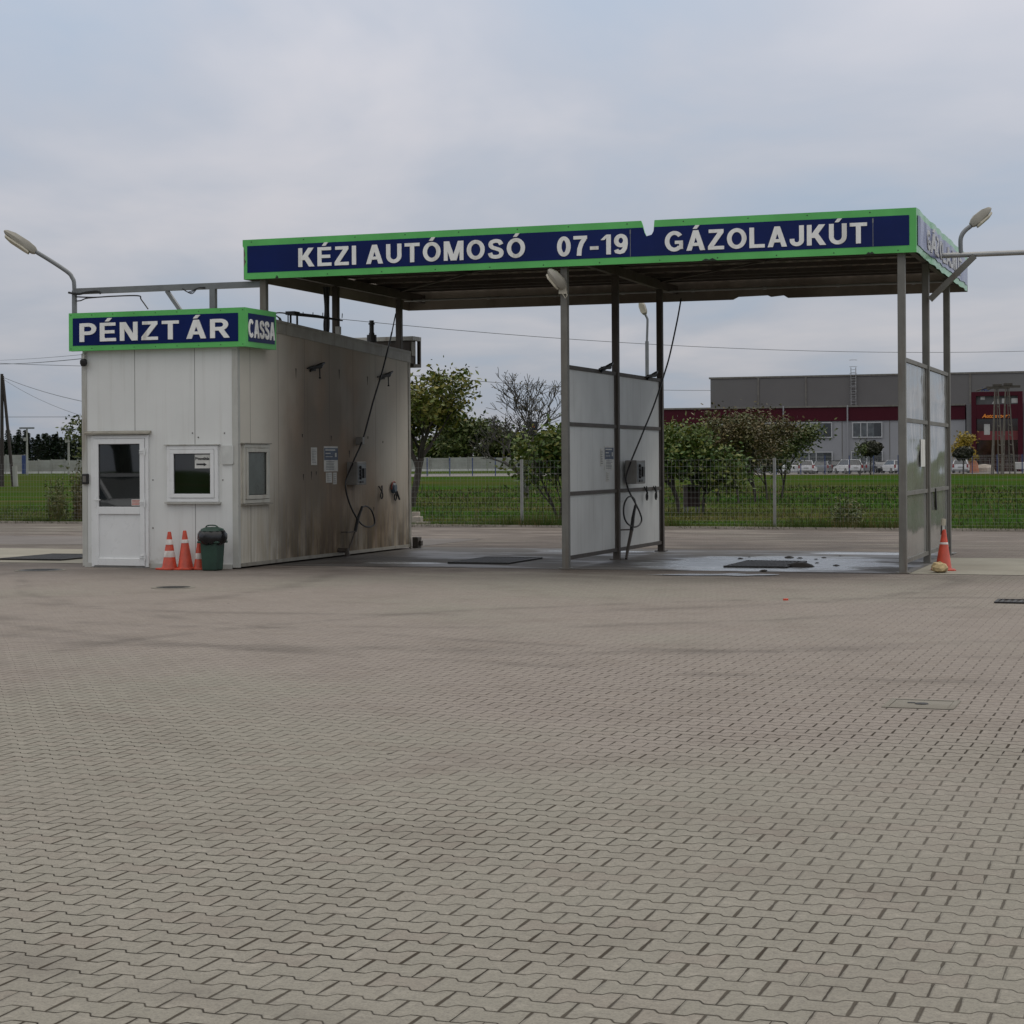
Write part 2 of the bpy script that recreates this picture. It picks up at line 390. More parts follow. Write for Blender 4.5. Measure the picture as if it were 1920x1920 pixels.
M = {}
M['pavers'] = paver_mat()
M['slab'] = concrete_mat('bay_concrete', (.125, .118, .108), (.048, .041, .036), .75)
M['slab_dry'] = concrete_mat('dry_concrete', (.29, .275, .225), (.2, .17, .13))
M['cover'] = concrete_mat('cover_concrete', (.21, .195, .165), (.15, .13, .10))
M['kerb'] = concrete_mat('kerb_concrete', (.40, .36, .31), (.2, .17, .14))
M['road'] = concrete_mat('lane_asphalt', (.165, .150, .138), (.115, .10, .09))
M['far_asphalt'] = concrete_mat('far_asphalt', (.2, .185, .17), (.14, .13, .12))
M['soil'] = grass_mat()
M['wall'] = wall_mat('panel_clean', False); M['wall_d'] = wall_mat('panel_dirty', True)
M['trim'] = pm('trim_metal', (.46, .46, .42), .45, 0, .1, dirt=(.2, .15, .1))
M['trim_d'] = pm('trim_dirty', (.30, .28, .23), .5, 0, .25, dirt=(.1, .07, .05))
M['pvc'] = pm('white_pvc', (.72, .73, .72), .3, 0, .05, dirt=(.45, .42, .36), da=(.6, .85), dm=.4)
M['pvc_d'] = pm('white_pvc_dirty', (.50, .49, .43), .35, 0, .12, dirt=(.25, .2, .14))
M['gasket'] = pm('rubber', (.015, .015, .015), .6)
M['glass'] = glass_mat('dark_glass', (.006, .009, .008), .02)
M['glass_g'] = glass_mat('grey_film_glass', (.07, .085, .078), .25)
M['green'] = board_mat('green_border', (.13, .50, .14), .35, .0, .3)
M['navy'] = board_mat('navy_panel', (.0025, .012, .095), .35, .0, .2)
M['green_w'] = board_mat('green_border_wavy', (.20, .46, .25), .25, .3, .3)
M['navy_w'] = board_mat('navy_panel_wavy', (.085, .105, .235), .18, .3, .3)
M['letter'] = pm('lettering_white', (.84, .84, .81), .45, 0, .08, dirt=(.4, .36, .3))
M['steel'] = pm('galvanised_post', (.175, .17, .15), .55, .2, .25, 2, dirt=(.10, .07, .045), da=(.45, .75))
M['steel_d'] = pm('brown_steel', (.075, .062, .050), .6, .2, .3, 2, dirt=(.06, .035, .02))
M['galv'] = pm('galvanised_pipe', (.36, .36, .35), .35, .6, .2)
M['galv_g'] = pm('grey_beam', (.20, .21, .215), .45, .3, .2)
M['sheet'] = pm('roof_sheet', (.30, .255, .21), .55, .1, .45, .6, dirt=(.11, .08, .055), dv=(1.2, .5, 1), da=(.4, .65))
M['black'] = pm('black_rubber', (.012, .012, .012), .5)
M['hose'] = pm('hose_rubber', (.015, .013, .012), .45)
M['red'] = pm('cone_orange', (.60, .060, .022), .55, 0, .4, 9, dirt=(.34, .06, .035), da=(.42, .7), dm=.7)
M['cwhite'] = pm('cone_reflective', (.66, .62, .58), .4, 0, .25, 10, dirt=(.3, .2, .16), da=(.5, .7))
M['bin'] = pm('bin_green', (.022, .060, .040), .5, 0, .3, 5)
M['paper'] = pm('paper', (.62, .62, .58), .7, 0, .15, 6, dirt=(.35, .32, .27))
M['poster'] = pm('poster_blue', (.055, .085, .15), .5, 0, .5, 12)
M['box'] = pm('control_box', (.22, .21, .19), .45, .3, .25, dirt=(.08, .06, .04))
M['lampshell'] = pm('lamp_shell', (.33, .31, .26), .5, 0, .2)
M['lens'] = pm('lamp_lens', (.50, .46, .36), .25, 0, .2)
M['stone'] = pm('yellow_stone', (.50, .38, .20), .9, 0, .45, 8, bump=.5, bs=20)
M['brick'] = pm('concrete_block', (.38, .33, .28), .9, 0, .3, 6, bump=.4)
M['mud'] = pm('mud', (.018, .014, .011), .75, bump=.5)
M['grate'] = pm('cast_iron', (.022, .020, .018), .55, .3, .3, 6)
M['water'] = None

def panel_mat(name, c, rough, wave, streak):
    t = NT(name); o = t.obj()
    cc = t.mix(t.rng(t.noise(o, 1.1, 3, .5), .3, .7), c, tuple(q * .86 for q in c))
    cc = t.mix(t.math('MULTIPLY', t.rng(t.noise(o, 1.0, 5, .6, (8, 8, .5)), .5, .8), streak), cc, (.2, .19, .16))
    nr = t.bump(t.noise(o, 1.0, 2, .5, (1.6, 1.6, .55), .6), wave, .06)
    return t.fin(cc, rough, 0, nr, spec=.5)
M['frost'] = panel_mat('frosted_panel', (.60, .61, .59), .42, .03, .3)
M['gloss'] = panel_mat('glossy_panel', (.235, .24, .225), .12, .35, .3)
def water_mat():
    t = NT('shallow_water'); o = t.obj()
    nr = t.bump(t.noise(o, 2.5, 2, .5), .015, .02)
    foam_sheen = t.rng(t.noise(o, 1.0, 5, .65, (.8, 2.2, 1)), .35, .7)  # soapy water, its pale tone also painting in the sky's reflection
    return t.fin(t.mix(foam_sheen, (.20, .21, .22), (.44, .47, .50)), t.rng(foam_sheen, 0, 1, .20, .36), 0, nr, spec=.9)
M['water'] = water_mat()
def film_mat():
    t = NT('wet_film'); o = t.obj(); k = t.noise(o, 1.0, 4, .65, (1.2, 3.5, 1))
    return t.fin(t.mix(t.rng(k, .4, .65), (.09, .085, .08), (.26, .27, .28)), t.rng(k, .4, .65, .16, .45), 0, None, spec=.7)
M['film'] = film_mat()

# ------------------------------------------------------------------ lettering (heavy grotesque built from strokes)
def ell(cx, cy, rx, ry, a0, a1, n=18):
    return [(cx + rx * math.cos(R(a0 + (a1 - a0) * i / n)), cy + ry * math.sin(R(a0 + (a1 - a0) * i / n))) for i in range(n + 1)]
T_ = .19; a_ = T_ / 2
def rect(x0, y0, x1, y1): return ('q', [(x0, y0), (x1, y0), (x1, y1), (x0, y1)])
def sl(x0, y0, x1, y1, h=.115): return ('q', [(x0 - h, y0), (x0 + h, y0), (x1 + h, y1), (x1 - h, y1)])
def ln(p, closed=False): return ('l', p, closed)
ACC = lambda x: sl(x - .03, 1.07, x + .09, 1.25, .085)
S_ = [tuple(v) for v in cr_smooth([(.585, .72, 0), (.50, .87, 0), (.33, .91, 0), (.16, .85, 0), (.115, .72, 0), (.17, .60, 0), (.34, .52, 0), (.53, .43, 0), (.59, .29, 0), (.53, .14, 0), (.34, .09, 0), (.15, .14, 0), (.085, .30, 0)], 4)]
GL = {
 'K': (.76, [rect(0, 0, T_, 1), sl(.20, .36, .60, 1, .13), sl(.33, .56, .64, 0, .125)]),
 'E': (.66, [rect(0, 0, T_, 1), rect(T_, .83, .64, 1), rect(T_, .42, .60, .59), rect(T_, 0, .66, .17)]),
 'Z': (.66, [rect(.03, .83, .64, 1), rect(0, 0, .66, .17), ('q', [(0, .17), (.235, .17), (.64, .83), (.40, .83)])]),
 'I': (.19, [rect(0, 0, T_, 1)]),
 'A': (.78, [sl(.105, 0, .385, 1, .105), sl(.675, 0, .395, 1, .105), rect(.22, .22, .56, .38)]),
 'U': (.70, [ln([(a_, 1), (a_, .38)] + ell(.35, .38, .255, .29, 180, 360) + [(.605, 1)])]),
 'T': (.68, [rect(0, .83, .68, 1), rect(.245, 0, .435, .83)]),
 'O': (.80, [ln(ell(.40, .5, .305, .415, 0, 360, 32)[:-1], True)]),
 'M': (.88, [rect(0, 0, .17, 1), rect(.71, 0, .88, 1), sl(.13, 1, .42, 0, .11), sl(.75, 1, .46, 0, .11)]),
 'S': (.68, [ln([p[:2] for p in S_])]),
 '0': (.58, [ln(ell(.29, .5, .195, .415, 0, 360, 28)[:-1], True)]),
 '7': (.58, [rect(0, .83, .58, 1), ln([(.47, .85), (.34, .62), (.26, .35), (.235, 0)])]),
 '-': (.36, [rect(0, .27, .36, .44)]),
 '1': (.42, [rect(.21, 0, .40, 1), sl(.05, .74, .27, .98, .08)]),
 '9': (.58, [ln(ell(.28, .67, .19, .24, 0, 360, 24)[:-1], True), ln([(.47, .67), (.475, .5), (.44, .27), (.36, .13), (.24, .09), (.12, .13), (.085, .22)])]),
 'G': (.78, [ln(ell(.40, .5, .305, .415, 38, 318, 26)), rect(.42, .36, .76, .52), rect(.60, .10, .76, .36)]),
 'L': (.62, [rect(0, 0, T_, 1), rect(T_, 0, .62, .17)]),
 'J': (.56, [ln([(.465, 1), (.465, .30)] + ell(.275, .28, .19, .19, 0, -180, 12) + [(.085, .36)])]),
 'N': (.72, [rect(0, 0, .18, 1), rect(.54, 0, .72, 1), sl(.12, 1, .60, 0, .115)]),
 'P': (.68, [rect(0, 0, T_, 1), ln([(T_ * .5, .915), (.38, .915)] + ell(.38, .69, .215, .225, 90, -90, 12) + [(T_ * .5, .465)])]),
 'C': (.74, [ln(ell(.40, .5, .305, .415, 42, 318, 26))]),
}
GL['R'] = (.76, [rect(0, 0, T_, 1), ln([(T_ * .5, .915), (.40, .915)] + ell(.40, .70, .215, .215, 90, -90, 12) + [(T_ * .5, .485)]), sl(.42, .45, .66, 0, .11)])
for k_, b_, ax_ in (('É', 'E', .33), ('Á', 'A', .38), ('Ó', 'O', .39), ('Ú', 'U', .34)): GL[k_] = (GL[b_][0], GL[b_][1] + [ACC(ax_)])
def ribbon(pts, w_, closed):
    P = [Vector(p) for p in pts]; n = len(P); Lp = []; Rp = []
    for i in range(n):
        a = P[i - 1] if (closed or i > 0) else P[i]; b = P[(i + 1) % n] if (closed or i < n - 1) else P[i]
        d1 = (P[i] - a); d2 = (b - P[i])
        d1 = d1.normalized() if d1.length > 1e-9 else d2.normalized(); d2 = d2.normalized() if d2.length > 1e-9 else d1
        n1_ = Vector((-d1.y, d1.x)); n2_ = Vector((-d2.y, d2.x)); m = (n1_ + n2_).normalized(); k = w_ / 2 / max(.5, m.dot(n1_))
        Lp.append(P[i] + m * k); Rp.append(P[i] - m * k)
    q = []
    for i in range(n if closed else n - 1):
        j = (i + 1) % n; q.append([Rp[i], Rp[j], Lp[j], Lp[i]])
    return q
def lettering(name, text, fn, x0, x1, base, cap, mat, parent, depth=.012, gap=.15, space=.36, custom=None):
    """text between x0 and x1; fn(x, z, d) maps to parent coordinates, d = how far proud of the board"""
    adv = 0; pos = []
    for ch in text:
        if ch == ' ': adv += space; continue
        pos.append((ch, adv)); adv += GL[ch][0] + gap
    tot = adv - gap; kx = (x1 - x0) / tot
    m = MB()
    for ch, ad in pos:
        for si, st in enumerate(GL[ch][1]):
            dd = depth + .0015 * si
            quads = [st[1]] if st[0] == 'q' else ribbon(st[1], T_, st[2])
            if st[0] == 'q':
                vs = [fn(x0 + (ad + a) * kx, base + b * cap, 0) for a, b in quads[0]] + [fn(x0 + (ad + a) * kx, base + b * cap, dd) for a, b in quads[0]]
                m.add(vs, [(3, 2, 1, 0), (4, 5, 6, 7), (0, 1, 5, 4), (1, 2, 6, 5), (2, 3, 7, 6), (3, 0, 4, 7)])
            else:
                nq = len(quads); cl = st[2]; ring = quads if cl else quads
                Rr = [q[0] for q in quads] + ([] if cl else [quads[-1][1]]); Lr = [q[3] for q in quads] + ([] if cl else [quads[-1][2]])
                k = len(Rr)
                vs = []
                for d_ in (0, dd):
                    for arr in (Rr, Lr): vs += [fn(x0 + (ad + p[0]) * kx, base + p[1] * cap, d_) for p in arr]
                fs = []
                for i in range(k if cl else k - 1):
                    j = (i + 1) % k
                    fs += [(2 * k + i, 2 * k + j, 3 * k + j, 3 * k + i), (i, j, 2 * k + j, 2 * k + i), (k + j, k + i, 3 * k + i, 3 * k + j), (i, k + i, k + j, j)]
                if not cl: fs += [(0, 2 * k, 3 * k, k), (k - 1, 2 * k - 1, 4 * k - 1, 3 * k - 1)]
                m.add(vs, fs)
    return m.build(name, mat, parent)
def text_mesh(name, body, size, mat, parent, p, rot, offset=0.0, shear=0, extrude=.002):
    c = bpy.data.curves.new(name, 'FONT'); c.body = body; c.size = size; c.offset = offset; c.shear = shear; c.extrude = extrude; c.align_x = 'CENTER'
    o = bpy.data.objects.new('tmp', c); col.objects.link(o)
    dg = bpy.context.evaluated_depsgraph_get(); me = bpy.data.meshes.new_from_object(o.evaluated_get(dg))
    bpy.data.objects.remove(o); me.materials.clear(); me.materials.append(mat)
    q = bpy.data.objects.new(name, me); col.objects.link(q); q.parent = parent; q.location = p; q.rotation_euler = rot
    return q

# ------------------------------------------------------------------ ground
def poly_obj(name, pts, z, mat, rz=A, org=None, kind='structure', label=None, cat=None, th=0):
    org = org or S(0, 0); m = MB(); P = []
    for p in pts:
        d = Vector((p[0] - org.x, p[1] - org.y)); c, s = math.cos(-rz), math.sin(-rz)
        P.append((d.x * c - d.y * s, d.x * s + d.y * c))
    if th: m.prism(P, -th, 0)
    else: m.add([(a, b, 0) for a, b in P], [tuple(range(len(P)))])
    o = m.build(name, mat, p=(org.x, org.y, z), rz=rz)
    return tag(o, label, cat, kind=kind)
poly_obj('ground', [(-2500, -200), (2500, -200), (2500, 4500), (-2500, 4500)], -.02, M['soil'], 0, Vector((0, 0, 0)))
kA, kB = G(0, 981), G(1920, 997)
kd = (kB - kA).normalized(); kn = Vector((-kd.y, kd.x, 0))
kL, kR = kA - kd * 30, kB + kd * 30
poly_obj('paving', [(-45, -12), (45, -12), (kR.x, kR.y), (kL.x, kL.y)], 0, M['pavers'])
P_ = lambda u, v: S(u, v)
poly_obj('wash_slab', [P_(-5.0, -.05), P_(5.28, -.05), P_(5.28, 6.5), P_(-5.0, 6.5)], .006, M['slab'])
poly_obj('concrete_apron', [P_(5.285, -.1), P_(18, -.1), P_(18, 4.6), P_(5.285, 4.6)], .006, M['slab_dry'])
poly_obj('left_slab', [P_(-20, -.3), P_(-7.98, -.3), P_(-7.98, 4.4), P_(-20, 4.4)], .006, M['slab_dry'])
poly_obj('back_lane', [P_(-30, 5.0), P_(-5.2, 6.9), P_(-5.2, 10.5), P_(-30, 9.6)], .004, M['road'])
m = MB(); LK = (kR - kL).length
m.box(0, LK, 0, .14, -.02, .06); m.build('kerb', M['kerb'], p=kL, rz=math.atan2(kd.y, kd.x))['kind'] = 'structure'
# far gravel strip and car park in front of the hall
poly_obj('car_park', [at(700, 880, 208), at(2300, 880, 198), at(2300, 880, 240), at(700, 880, 252)], .0, M['far_asphalt'], 0, Vector((0, 0, 0)))

def puddle(pts, mt='water'):
    cx = sum(p[0] for p in pts) / len(pts); cy = sum(p[1] for p in pts) / len(pts)
    q = cr_smooth([(p[0], p[1], 0) for p in pts + pts[:1]], 5)[:-1]
    m = MB(); m.add([(p[0] - cx, p[1] - cy, 0) for p in q], [tuple(range(len(q)))])
    o = m.build('puddle', M[mt], p=(cx, cy, .011), rz=0); o['kind'] = 'structure'
def gp(l): return [tuple(G(a, b)[:2]) for a, b in l]
def rag(l, k=.12, n=3):
    out = []
    for i in range(len(l)):
        a = Vector(l[i]); b = Vector(l[(i + 1) % len(l)])
        for j in range(n):
            p = a.lerp(b, j / n); out.append((p.x + rnd.uniform(-k, k), p.y + rnd.uniform(-k, k) * 1.5))
    return out
puddle(rag(gp([(1210, 1078), (1290, 1077), (1380, 1076.5), (1460, 1078.5), (1390, 1080.5), (1300, 1080)]), .05), 'film')

def grate(u0, u1, v0, v1, label, name='drain_grate', bars=10, z=.014, mat=None):
    t = thing(name, label, 'drain grate', S((u0 + u1) / 2, (v0 + v1) / 2, 0))
    w2, d2 = (u1 - u0) / 2, (v1 - v0) / 2
    m = MB(); f = .04
    m.box(-w2, w2, -d2, -d2 + f, .006, z + .006); m.box(-w2, w2, d2 - f, d2, .006, z + .006)
    m.box(-w2, -w2 + f, -d2 + f, d2 - f, .006, z + .004); m.box(w2 - f, w2, -d2 + f, d2 - f, .006, z + .004)
    m.build('frame', M['grate'], t)
    m = MB()
    for i in range(bars):
        x = -w2 + f + (2 * w2 - 2 * f) * (i + .25) / bars; m.box(x, x + (2 * w2 - 2 * f) / bars * .5, -d2 + f, d2 - f, .009, z)
    m.build('bars', M['grate'], t)
    m = MB(); m.box(-w2 + f, w2 - f, -d2 + f, d2 - f, .004, .0085); m.build('pit', M['mud'], t)
    return t
grate(2.30, 3.30, .85, 2.55, 'black rectangular drain grate in the puddle of the right wash bay', bars=14, z=.03)
grate(-2.35, -1.30, .95, 2.75, 'black rectangular drain grate in the dry left wash bay', bars=14, z=.03)
grate(-10.6, -9.3, .35, 2.1, 'black drain grate in the slab left of the cashier hut', bars=14, z=.03)
g_ = loc(G(1900, 1129)); grate(g_[0] - .20, g_[0] + .45, g_[1] - .25, g_[1] + .25, 'square iron grate in the pavers at the right edge of the yard', bars=8)
# mud clumps on the puddle
k = 0
for px, py, r in [(1388, 1049, .06), (1383, 1059, .05), (1432, 1072, .07), (1405, 1046, .03), (1480, 1047, .10), (1500, 1048, .06), (1530, 1050, .04), (1545, 1047, .05), (1500, 1064, .16), (1475, 1046, .05), (1532, 1057, .04), (1568, 1062, .06), (1575, 1044, .03)]:
    p = G(px, py); m = MB()
    n = 9; m.lathe([(r * 1.25, 0), (r, r * .22), (r * .45, r * .42), (.001, r * .45)], (0, 0, 0), n)
    m.v = [(x * (1 + rnd.uniform(-.3, .3)), y * (1 + rnd.uniform(-.3, .3)), z) for x, y, z in m.v]
    o = m.build('mud_clump', M['mud'], p=(p.x, p.y, .011), rz=rnd.random() * 6, smooth=True)
    big = r > .15; o.scale = (1, 1, 1) if big else (.7, .7, .7)
    tag(o, 'largest black clump of mud at the right corner of the flooded drain grate' if big else 'small dark clump of mud lying in the puddle round the drain grate', 'mud clump', None if big else 'mud clumps in the wash bay puddle')
# manholes
def manhole(px, py, r, label, square=False):
    p = G(px, py); t = thing('manhole_cover', label, 'manhole cover', p)
    m = MB(); m.lathe([(r + .08, .0), (r + .08, .004), (r + .07, .009), (r + .012, .009), (r + .012, .002)], n=40); m.build('collar', M['cover'], t)
    m = MB(); m.lathe([(r, .003), (r, .008), (r - .03, .011), (r - .035, .008), (.001, .008)], n=40)
    for i in range(-3, 4):
        for j in range(-3, 4):
            if (i * i + j * j) ** .5 * r / 4 < r - .08: m.box(i * r / 4 - .025, i * r / 4 + .025, j * r / 4 - .025, j * r / 4 + .025, .008, .011)
    m.build('lid', M['grate'], t)
manhole(76, 1069.5, .33, 'round iron manhole cover in the paving left of the cashier hut')
manhole(325, 1102, .22, 'small round iron cover in the paving before the traffic cones')
c_ = G(1728, 1321); t = thing('inspection_cover', 'square concrete inspection cover with an iron centre set among the pavers', 'manhole cover', c_)
m = MB(); m.box(-.24, .24, -.24, -.20, .0, .006); m.box(-.24, .24, .20, .24, 0, .008); m.box(-.24, -.20, -.20, .20, 0, .006); m.box(.20, .24, -.20, .20, 0, .007); m.build('frame', M['cover'], t)
m = MB(); m.box(-.195, .195, -.195, .195, 0, .004); m.build('lid', M['cover'], t)
m = MB(); m.lathe([(.05, .003), (.045, .010), (.02, .012), (.001, .012)], n=9); m.box(-.10, -.05, .02, .06, .003, .008); m.build('lifting_boss', M['grate'], t)
# paper scrap / orange peel
o = MB(); o.prism([(0, 0), (.05, .01), (.07, .04), (.03, .06), (-.01, .03)], 0, .02); p = G(1472, 1126)
tag(o.build('litter_scrap', M['red'], p=p, rz=.4), 'tiny scrap of orange plastic lying on the open paving', 'litter')

# ------------------------------------------------------------------ hut
HU0, HU1, HV0, HV1 = onv(157, 1062, -1.15)[0], onv(447, 1067, -1.15)[0], -1.15, 6.1
hut = thing('cashier_hut', 'light grey sandwich panel cashier hut with white door and brown-stained side wall', 'hut', S(HU1, HV0))
ho = (HU1, HV0, 0)
ZF, ZB = 4.06, 3.78
def hm(): return MB(ho)
def zroof(v): return ZF + (ZB - ZF) * (v - HV0) / (HV1 - HV0)
th = .06
m = hm(); m.box(HU0, HU1, HV0, HV0 + th, .04, ZF); m.build('front_wall', M['wall'], hut)
m = hm(); m.prism([(HV0 + th + .001, .04), (HV1, .04), (HV1, ZB), (HV0 + th + .001, ZF - .01)], HU1 - th, HU1 - .002, 'x'); m.build('side_wall', M['wall_d'], hut, label='side wall facing the wash bay, stained brown')
m = hm(); m.prism([(HV0 + th + .001, .04), (HV1, .04), (HV1, ZB), (HV0 + th + .001, ZF - .01)], HU0 + .002, HU0 + th, 'x'); m.box(HU0 + th, HU1 - th, HV1 - th, HV1, .04, ZB - .02); m.build('rear_wall', M['wall'], hut)
m = hm(); m.prism([(HV0 - .01, ZF + .01), (HV1 + .03, ZB + .01), (HV1 + .03, ZB + .05), (HV0 - .01, ZF + .05)], HU0 - .02, HU1 + .02, 'x'); m.build('roof', M['trim_d'], hut)
# flashings
m = hm()
m.prism([(HV0, ZF - .17), (HV1 + .03, ZB - .17), (HV1 + .03, ZB + .012), (HV0, ZF + .012)], HU1 - .001, HU1 + .012, 'x')
m.box(HU1 - .001, HU1 + .010, HV1 - .09, HV1 + .012, .0, ZB - .175)
m.box(HU1 + .001, HU1 + .03, HV0 + .08, HV1 - .1, .03, .085)
m.build('flashing', M['trim_d'], hut)
m = hm(); m.box(HU1 - .09, HU1 + .012, HV0 - .012, HV0 - .001, .02, 3.49); m.box(HU1 - .0005, HU1 + .0115, HV0 - .010, HV0 + .07, .02, 3.49); m.build('corner_flashing', M['trim'], hut)
m = hm(); m.box(HU0 - .012, HU0 + .08, HV0 - .012, HV0 - .001, .02, 3.49); m.build('corner_flashing', M['trim'], hut)
m = hm(); m.box(HU0 + .03, HU1 - .1, HV0 - .02, HV0 - .001, .0, .07)
m.build('plinth', M['trim'], hut)
for px, py, hh in ((567, 815, .05), (621, 818, .09), (569, 890, .10), (593, 885, .06), (701, 952, .06), (690, 819, .04), (655, 846, .12), (584, 885, .14), (555, 692, .16), (636, 694, .16), (689, 707, .15), (718, 828, .03)):
    v_, z_ = onu(px, py, HU1); m = hm(); m.prism([(v_ - .018, z_ + .01), (v_ + .018, z_ + .01), (v_ + .012, z_ - .03), (v_, z_ - hh), (v_ - .012, z_ - .03)], HU1 - .0015, HU1 + .001, 'x'); m.build('rust_mark', M['mud'], hut)
for px, py in ((372, 820), (361, 812), (421, 812), (443, 640), (418, 900), (443, 920), (287, 900), (287, 990), (160, 940), (160, 1010)):
    x_, z_ = onv(px, py, HV0); m = hm(); m.box(x_ - .009, x_ + .009, HV0 - .008, HV0 + .001, z_ - .009, z_ + .009); m.build('screw', M['steel_d'], hut)
# door
d0, dt = onv(173, 817, HV0); d1, _ = onv(281, 1062, HV0); dz1 = onv(227, 816, HV0)[1]
door = hm()
fr = .055
yf0, yf1 = HV0 - .045, HV0 - .001
door.box(d0, d0 + fr, yf0, yf1, .01, dz1); door.box(d1 - fr, d1, yf0, yf1, .01, dz1); door.box(d0 + fr, d1 - fr, yf0, yf1, dz1 - fr, dz1)
dr = door.build('door', M['pvc'], hut, bevel=.004)
i0, i1, it = d0 + fr + .004, d1 - fr - .004, dz1 - fr - .004; st = .085
mid = onv(227, 957, HV0)[1]
leaf = hm(); y0, y1 = HV0 - .062, HV0 - .002
leaf.box(i0, i0 + st, y0, y1, .03, it); leaf.box(i1 - st, i1, y0, y1, .03, it)
leaf.box(i0 + st, i1 - st, y0, y1, .03, .03 + .12); leaf.box(i0 + st, i1 - st, y0, y1, it - st, it); leaf.box(i0 + st, i1 - st, y0, y1, mid - .06, mid + .06)
leaf.build('door_leaf', M['pvc'], dr, bevel=.005)
m = hm(); m.box(i0 + st, i1 - st, HV0 - .035, HV0 - .003, .15, mid - .06); m.build('lower_panel', M['pvc'], dr)
m = hm(); m.box(i0 + st, i1 - st, HV0 - .030, HV0 - .003, mid + .06, it - st); m.build('pane', M['glass'], dr)
m = hm(); g = .012
for (a, b, c, d) in ((i0 + st, i1 - st, mid + .06, mid + .06 + g), (i0 + st, i1 - st, it - st - g, it - st), (i0 + st, i0 + st + g, mid + .06 + g, it - st - g), (i1 - st - g, i1 - st, mid + .06 + g, it - st - g)):
    m.box(a, b, HV0 - .037, HV0 - .031, c, d)
m.build('gasket', M['gasket'], dr)
m = hm(); hz = onv(184, 936, HV0)[1]
m.box(i0 + .015, i0 + .05, y0 - .008, y0, hz - .13, hz + .05); m.tube([(i0 + .032, y0 - .01, hz), (i0 + .032, y0 - .05, hz), (i0 + .15, y0 - .052, hz - .01)], .009, 8)
m.build('handle', M['pvc'], dr)
for py in (847, 943, 1044):
    m = hm(); z = onv(278, py, HV0)[1]; m.box(i1 - .085, i1 - .005, y0 - .012, y0, z - .025, z - .01); m.box(i1 - .085, i1 - .005, y0 - .012, y0, z + .01, z + .025); m.tube([(i1 + .012, y0 - .014, z - .06), (i1 + .012, y0 - .014, z + .06)], .012, 8)
    m.build('hinge', M['pvc'], dr)
sa, sz = onv(249, 936, HV0); sb, sz2 = onv(267, 948, HV0)
m = hm(); m.box(sa, sb, HV0 - .041, HV0 - .038, sz2, sz); stk = m.build('sticker', M['cwhite'], dr)
m = hm()
for k in range(4): m.box(sa + .01, sb - .012, HV0 - .043, HV0 - .0411, sz2 + .014 + k * .022, sz2 + .022 + k * .022)
m.build('sticker_text', M['red'], dr)
m = hm(); c0, cz = onv(163, 812, HV0); c1 = onv(284, 812, HV0)[0]
m.prism([(HV0 - .10, cz - .005), (HV0 - .001, cz + .03), (HV0 - .001, cz - .02), (HV0 - .10, cz - .03)], c0, c1, 'x'); m.build('door_canopy', M['trim_d'], hut)
# windows
def window(a, b, z0, z1, plane, name, label=None, fm=M['pvc'], gm=M['glass']):
    """plane 'f': front wall, a..b along u; plane 's': side wall, a..b along v"""
    def bx(mm, p, q, o0, o1, lo, hi):
        if plane == 'f': mm.box(p, q, HV0 - o1, HV0 - o0, lo, hi)
        else: mm.box(HU1 + o0, HU1 + o1, p, q, lo, hi)
    f = .06; s = .065
    mm = hm(); bx(mm, a, b, .001, .05, z0, z0 + f); bx(mm, a, b, .001, .05, z1 - f, z1); bx(mm, a, a + f, .001, .049, z0 + f, z1 - f); bx(mm, b - f, b, .001, .049, z0 + f, z1 - f)
    wn = mm.build(name, fm, hut, bevel=.004, label=label)
    a2, b2, c2, d2 = a + f + .004, b - f - .004, z0 + f + .004, z1 - f - .004
    mm = hm(); bx(mm, a2, b2, .001, .062, c2, c2 + s); bx(mm, a2, b2, .001, .062, d2 - s, d2); bx(mm, a2, a2 + s, .001, .061, c2 + s, d2 - s); bx(mm, b2 - s, b2, .001, .061, c2 + s, d2 - s)
    mm.build('sash', fm, wn, bevel=.004)
    mm = hm(); bx(mm, a2 + s, b2 - s, .001, .03, c2 + s, d2 - s); mm.build('pane', gm, wn)
    mm = hm(); g = .010
    for p, q, lo, hi in ((a2 + s, b2 - s, c2 + s, c2 + s + g), (a2 + s, b2 - s, d2 - s - g, d2 - s), (a2 + s, a2 + s + g, c2 + s + g, d2 - s - g), (b2 - s - g, b2 - s, c2 + s + g, d2 - s - g)): bx(mm, p, q, .031, .038, lo, hi)
    mm.build('gasket', M['gasket'], wn)
    mm = hm(); bx(mm, a - .03, b + .04, .001, .075, z0 - .03, z0 - .004); mm.build('sill', M['trim'] if plane == 'f' else M['trim_d'], wn)
    mm = hm(); bx(mm, a - .04, b + .03, .001, .07, z1 + .004, z1 + .02); mm.build('drip_flashing', M['trim'] if plane == 'f' else M['trim_d'], wn)
    return wn, (a2 + s, b2 - s, c2 + s, d2 - s)
wa, wz1 = onv(315, 836, HV0); wb, wz0 = onv(411, 941, HV0)
wn, gl = window(wa, wb, wz0, wz1, 'f', 'window', 'square front window with a paper notice behind the glass')
va, _ = onu(453, 836, HU1); vb, vz0 = onu(502, 941, HU1); vz1 = onu(478, 833, HU1)[1]
vz0 = onu(478, 943, HU1)[1]
window(va, vb, vz0, vz1, 's', 'window', 'narrow dirty side window with grey film on its pane', M['pvc_d'], M['glass_g'])
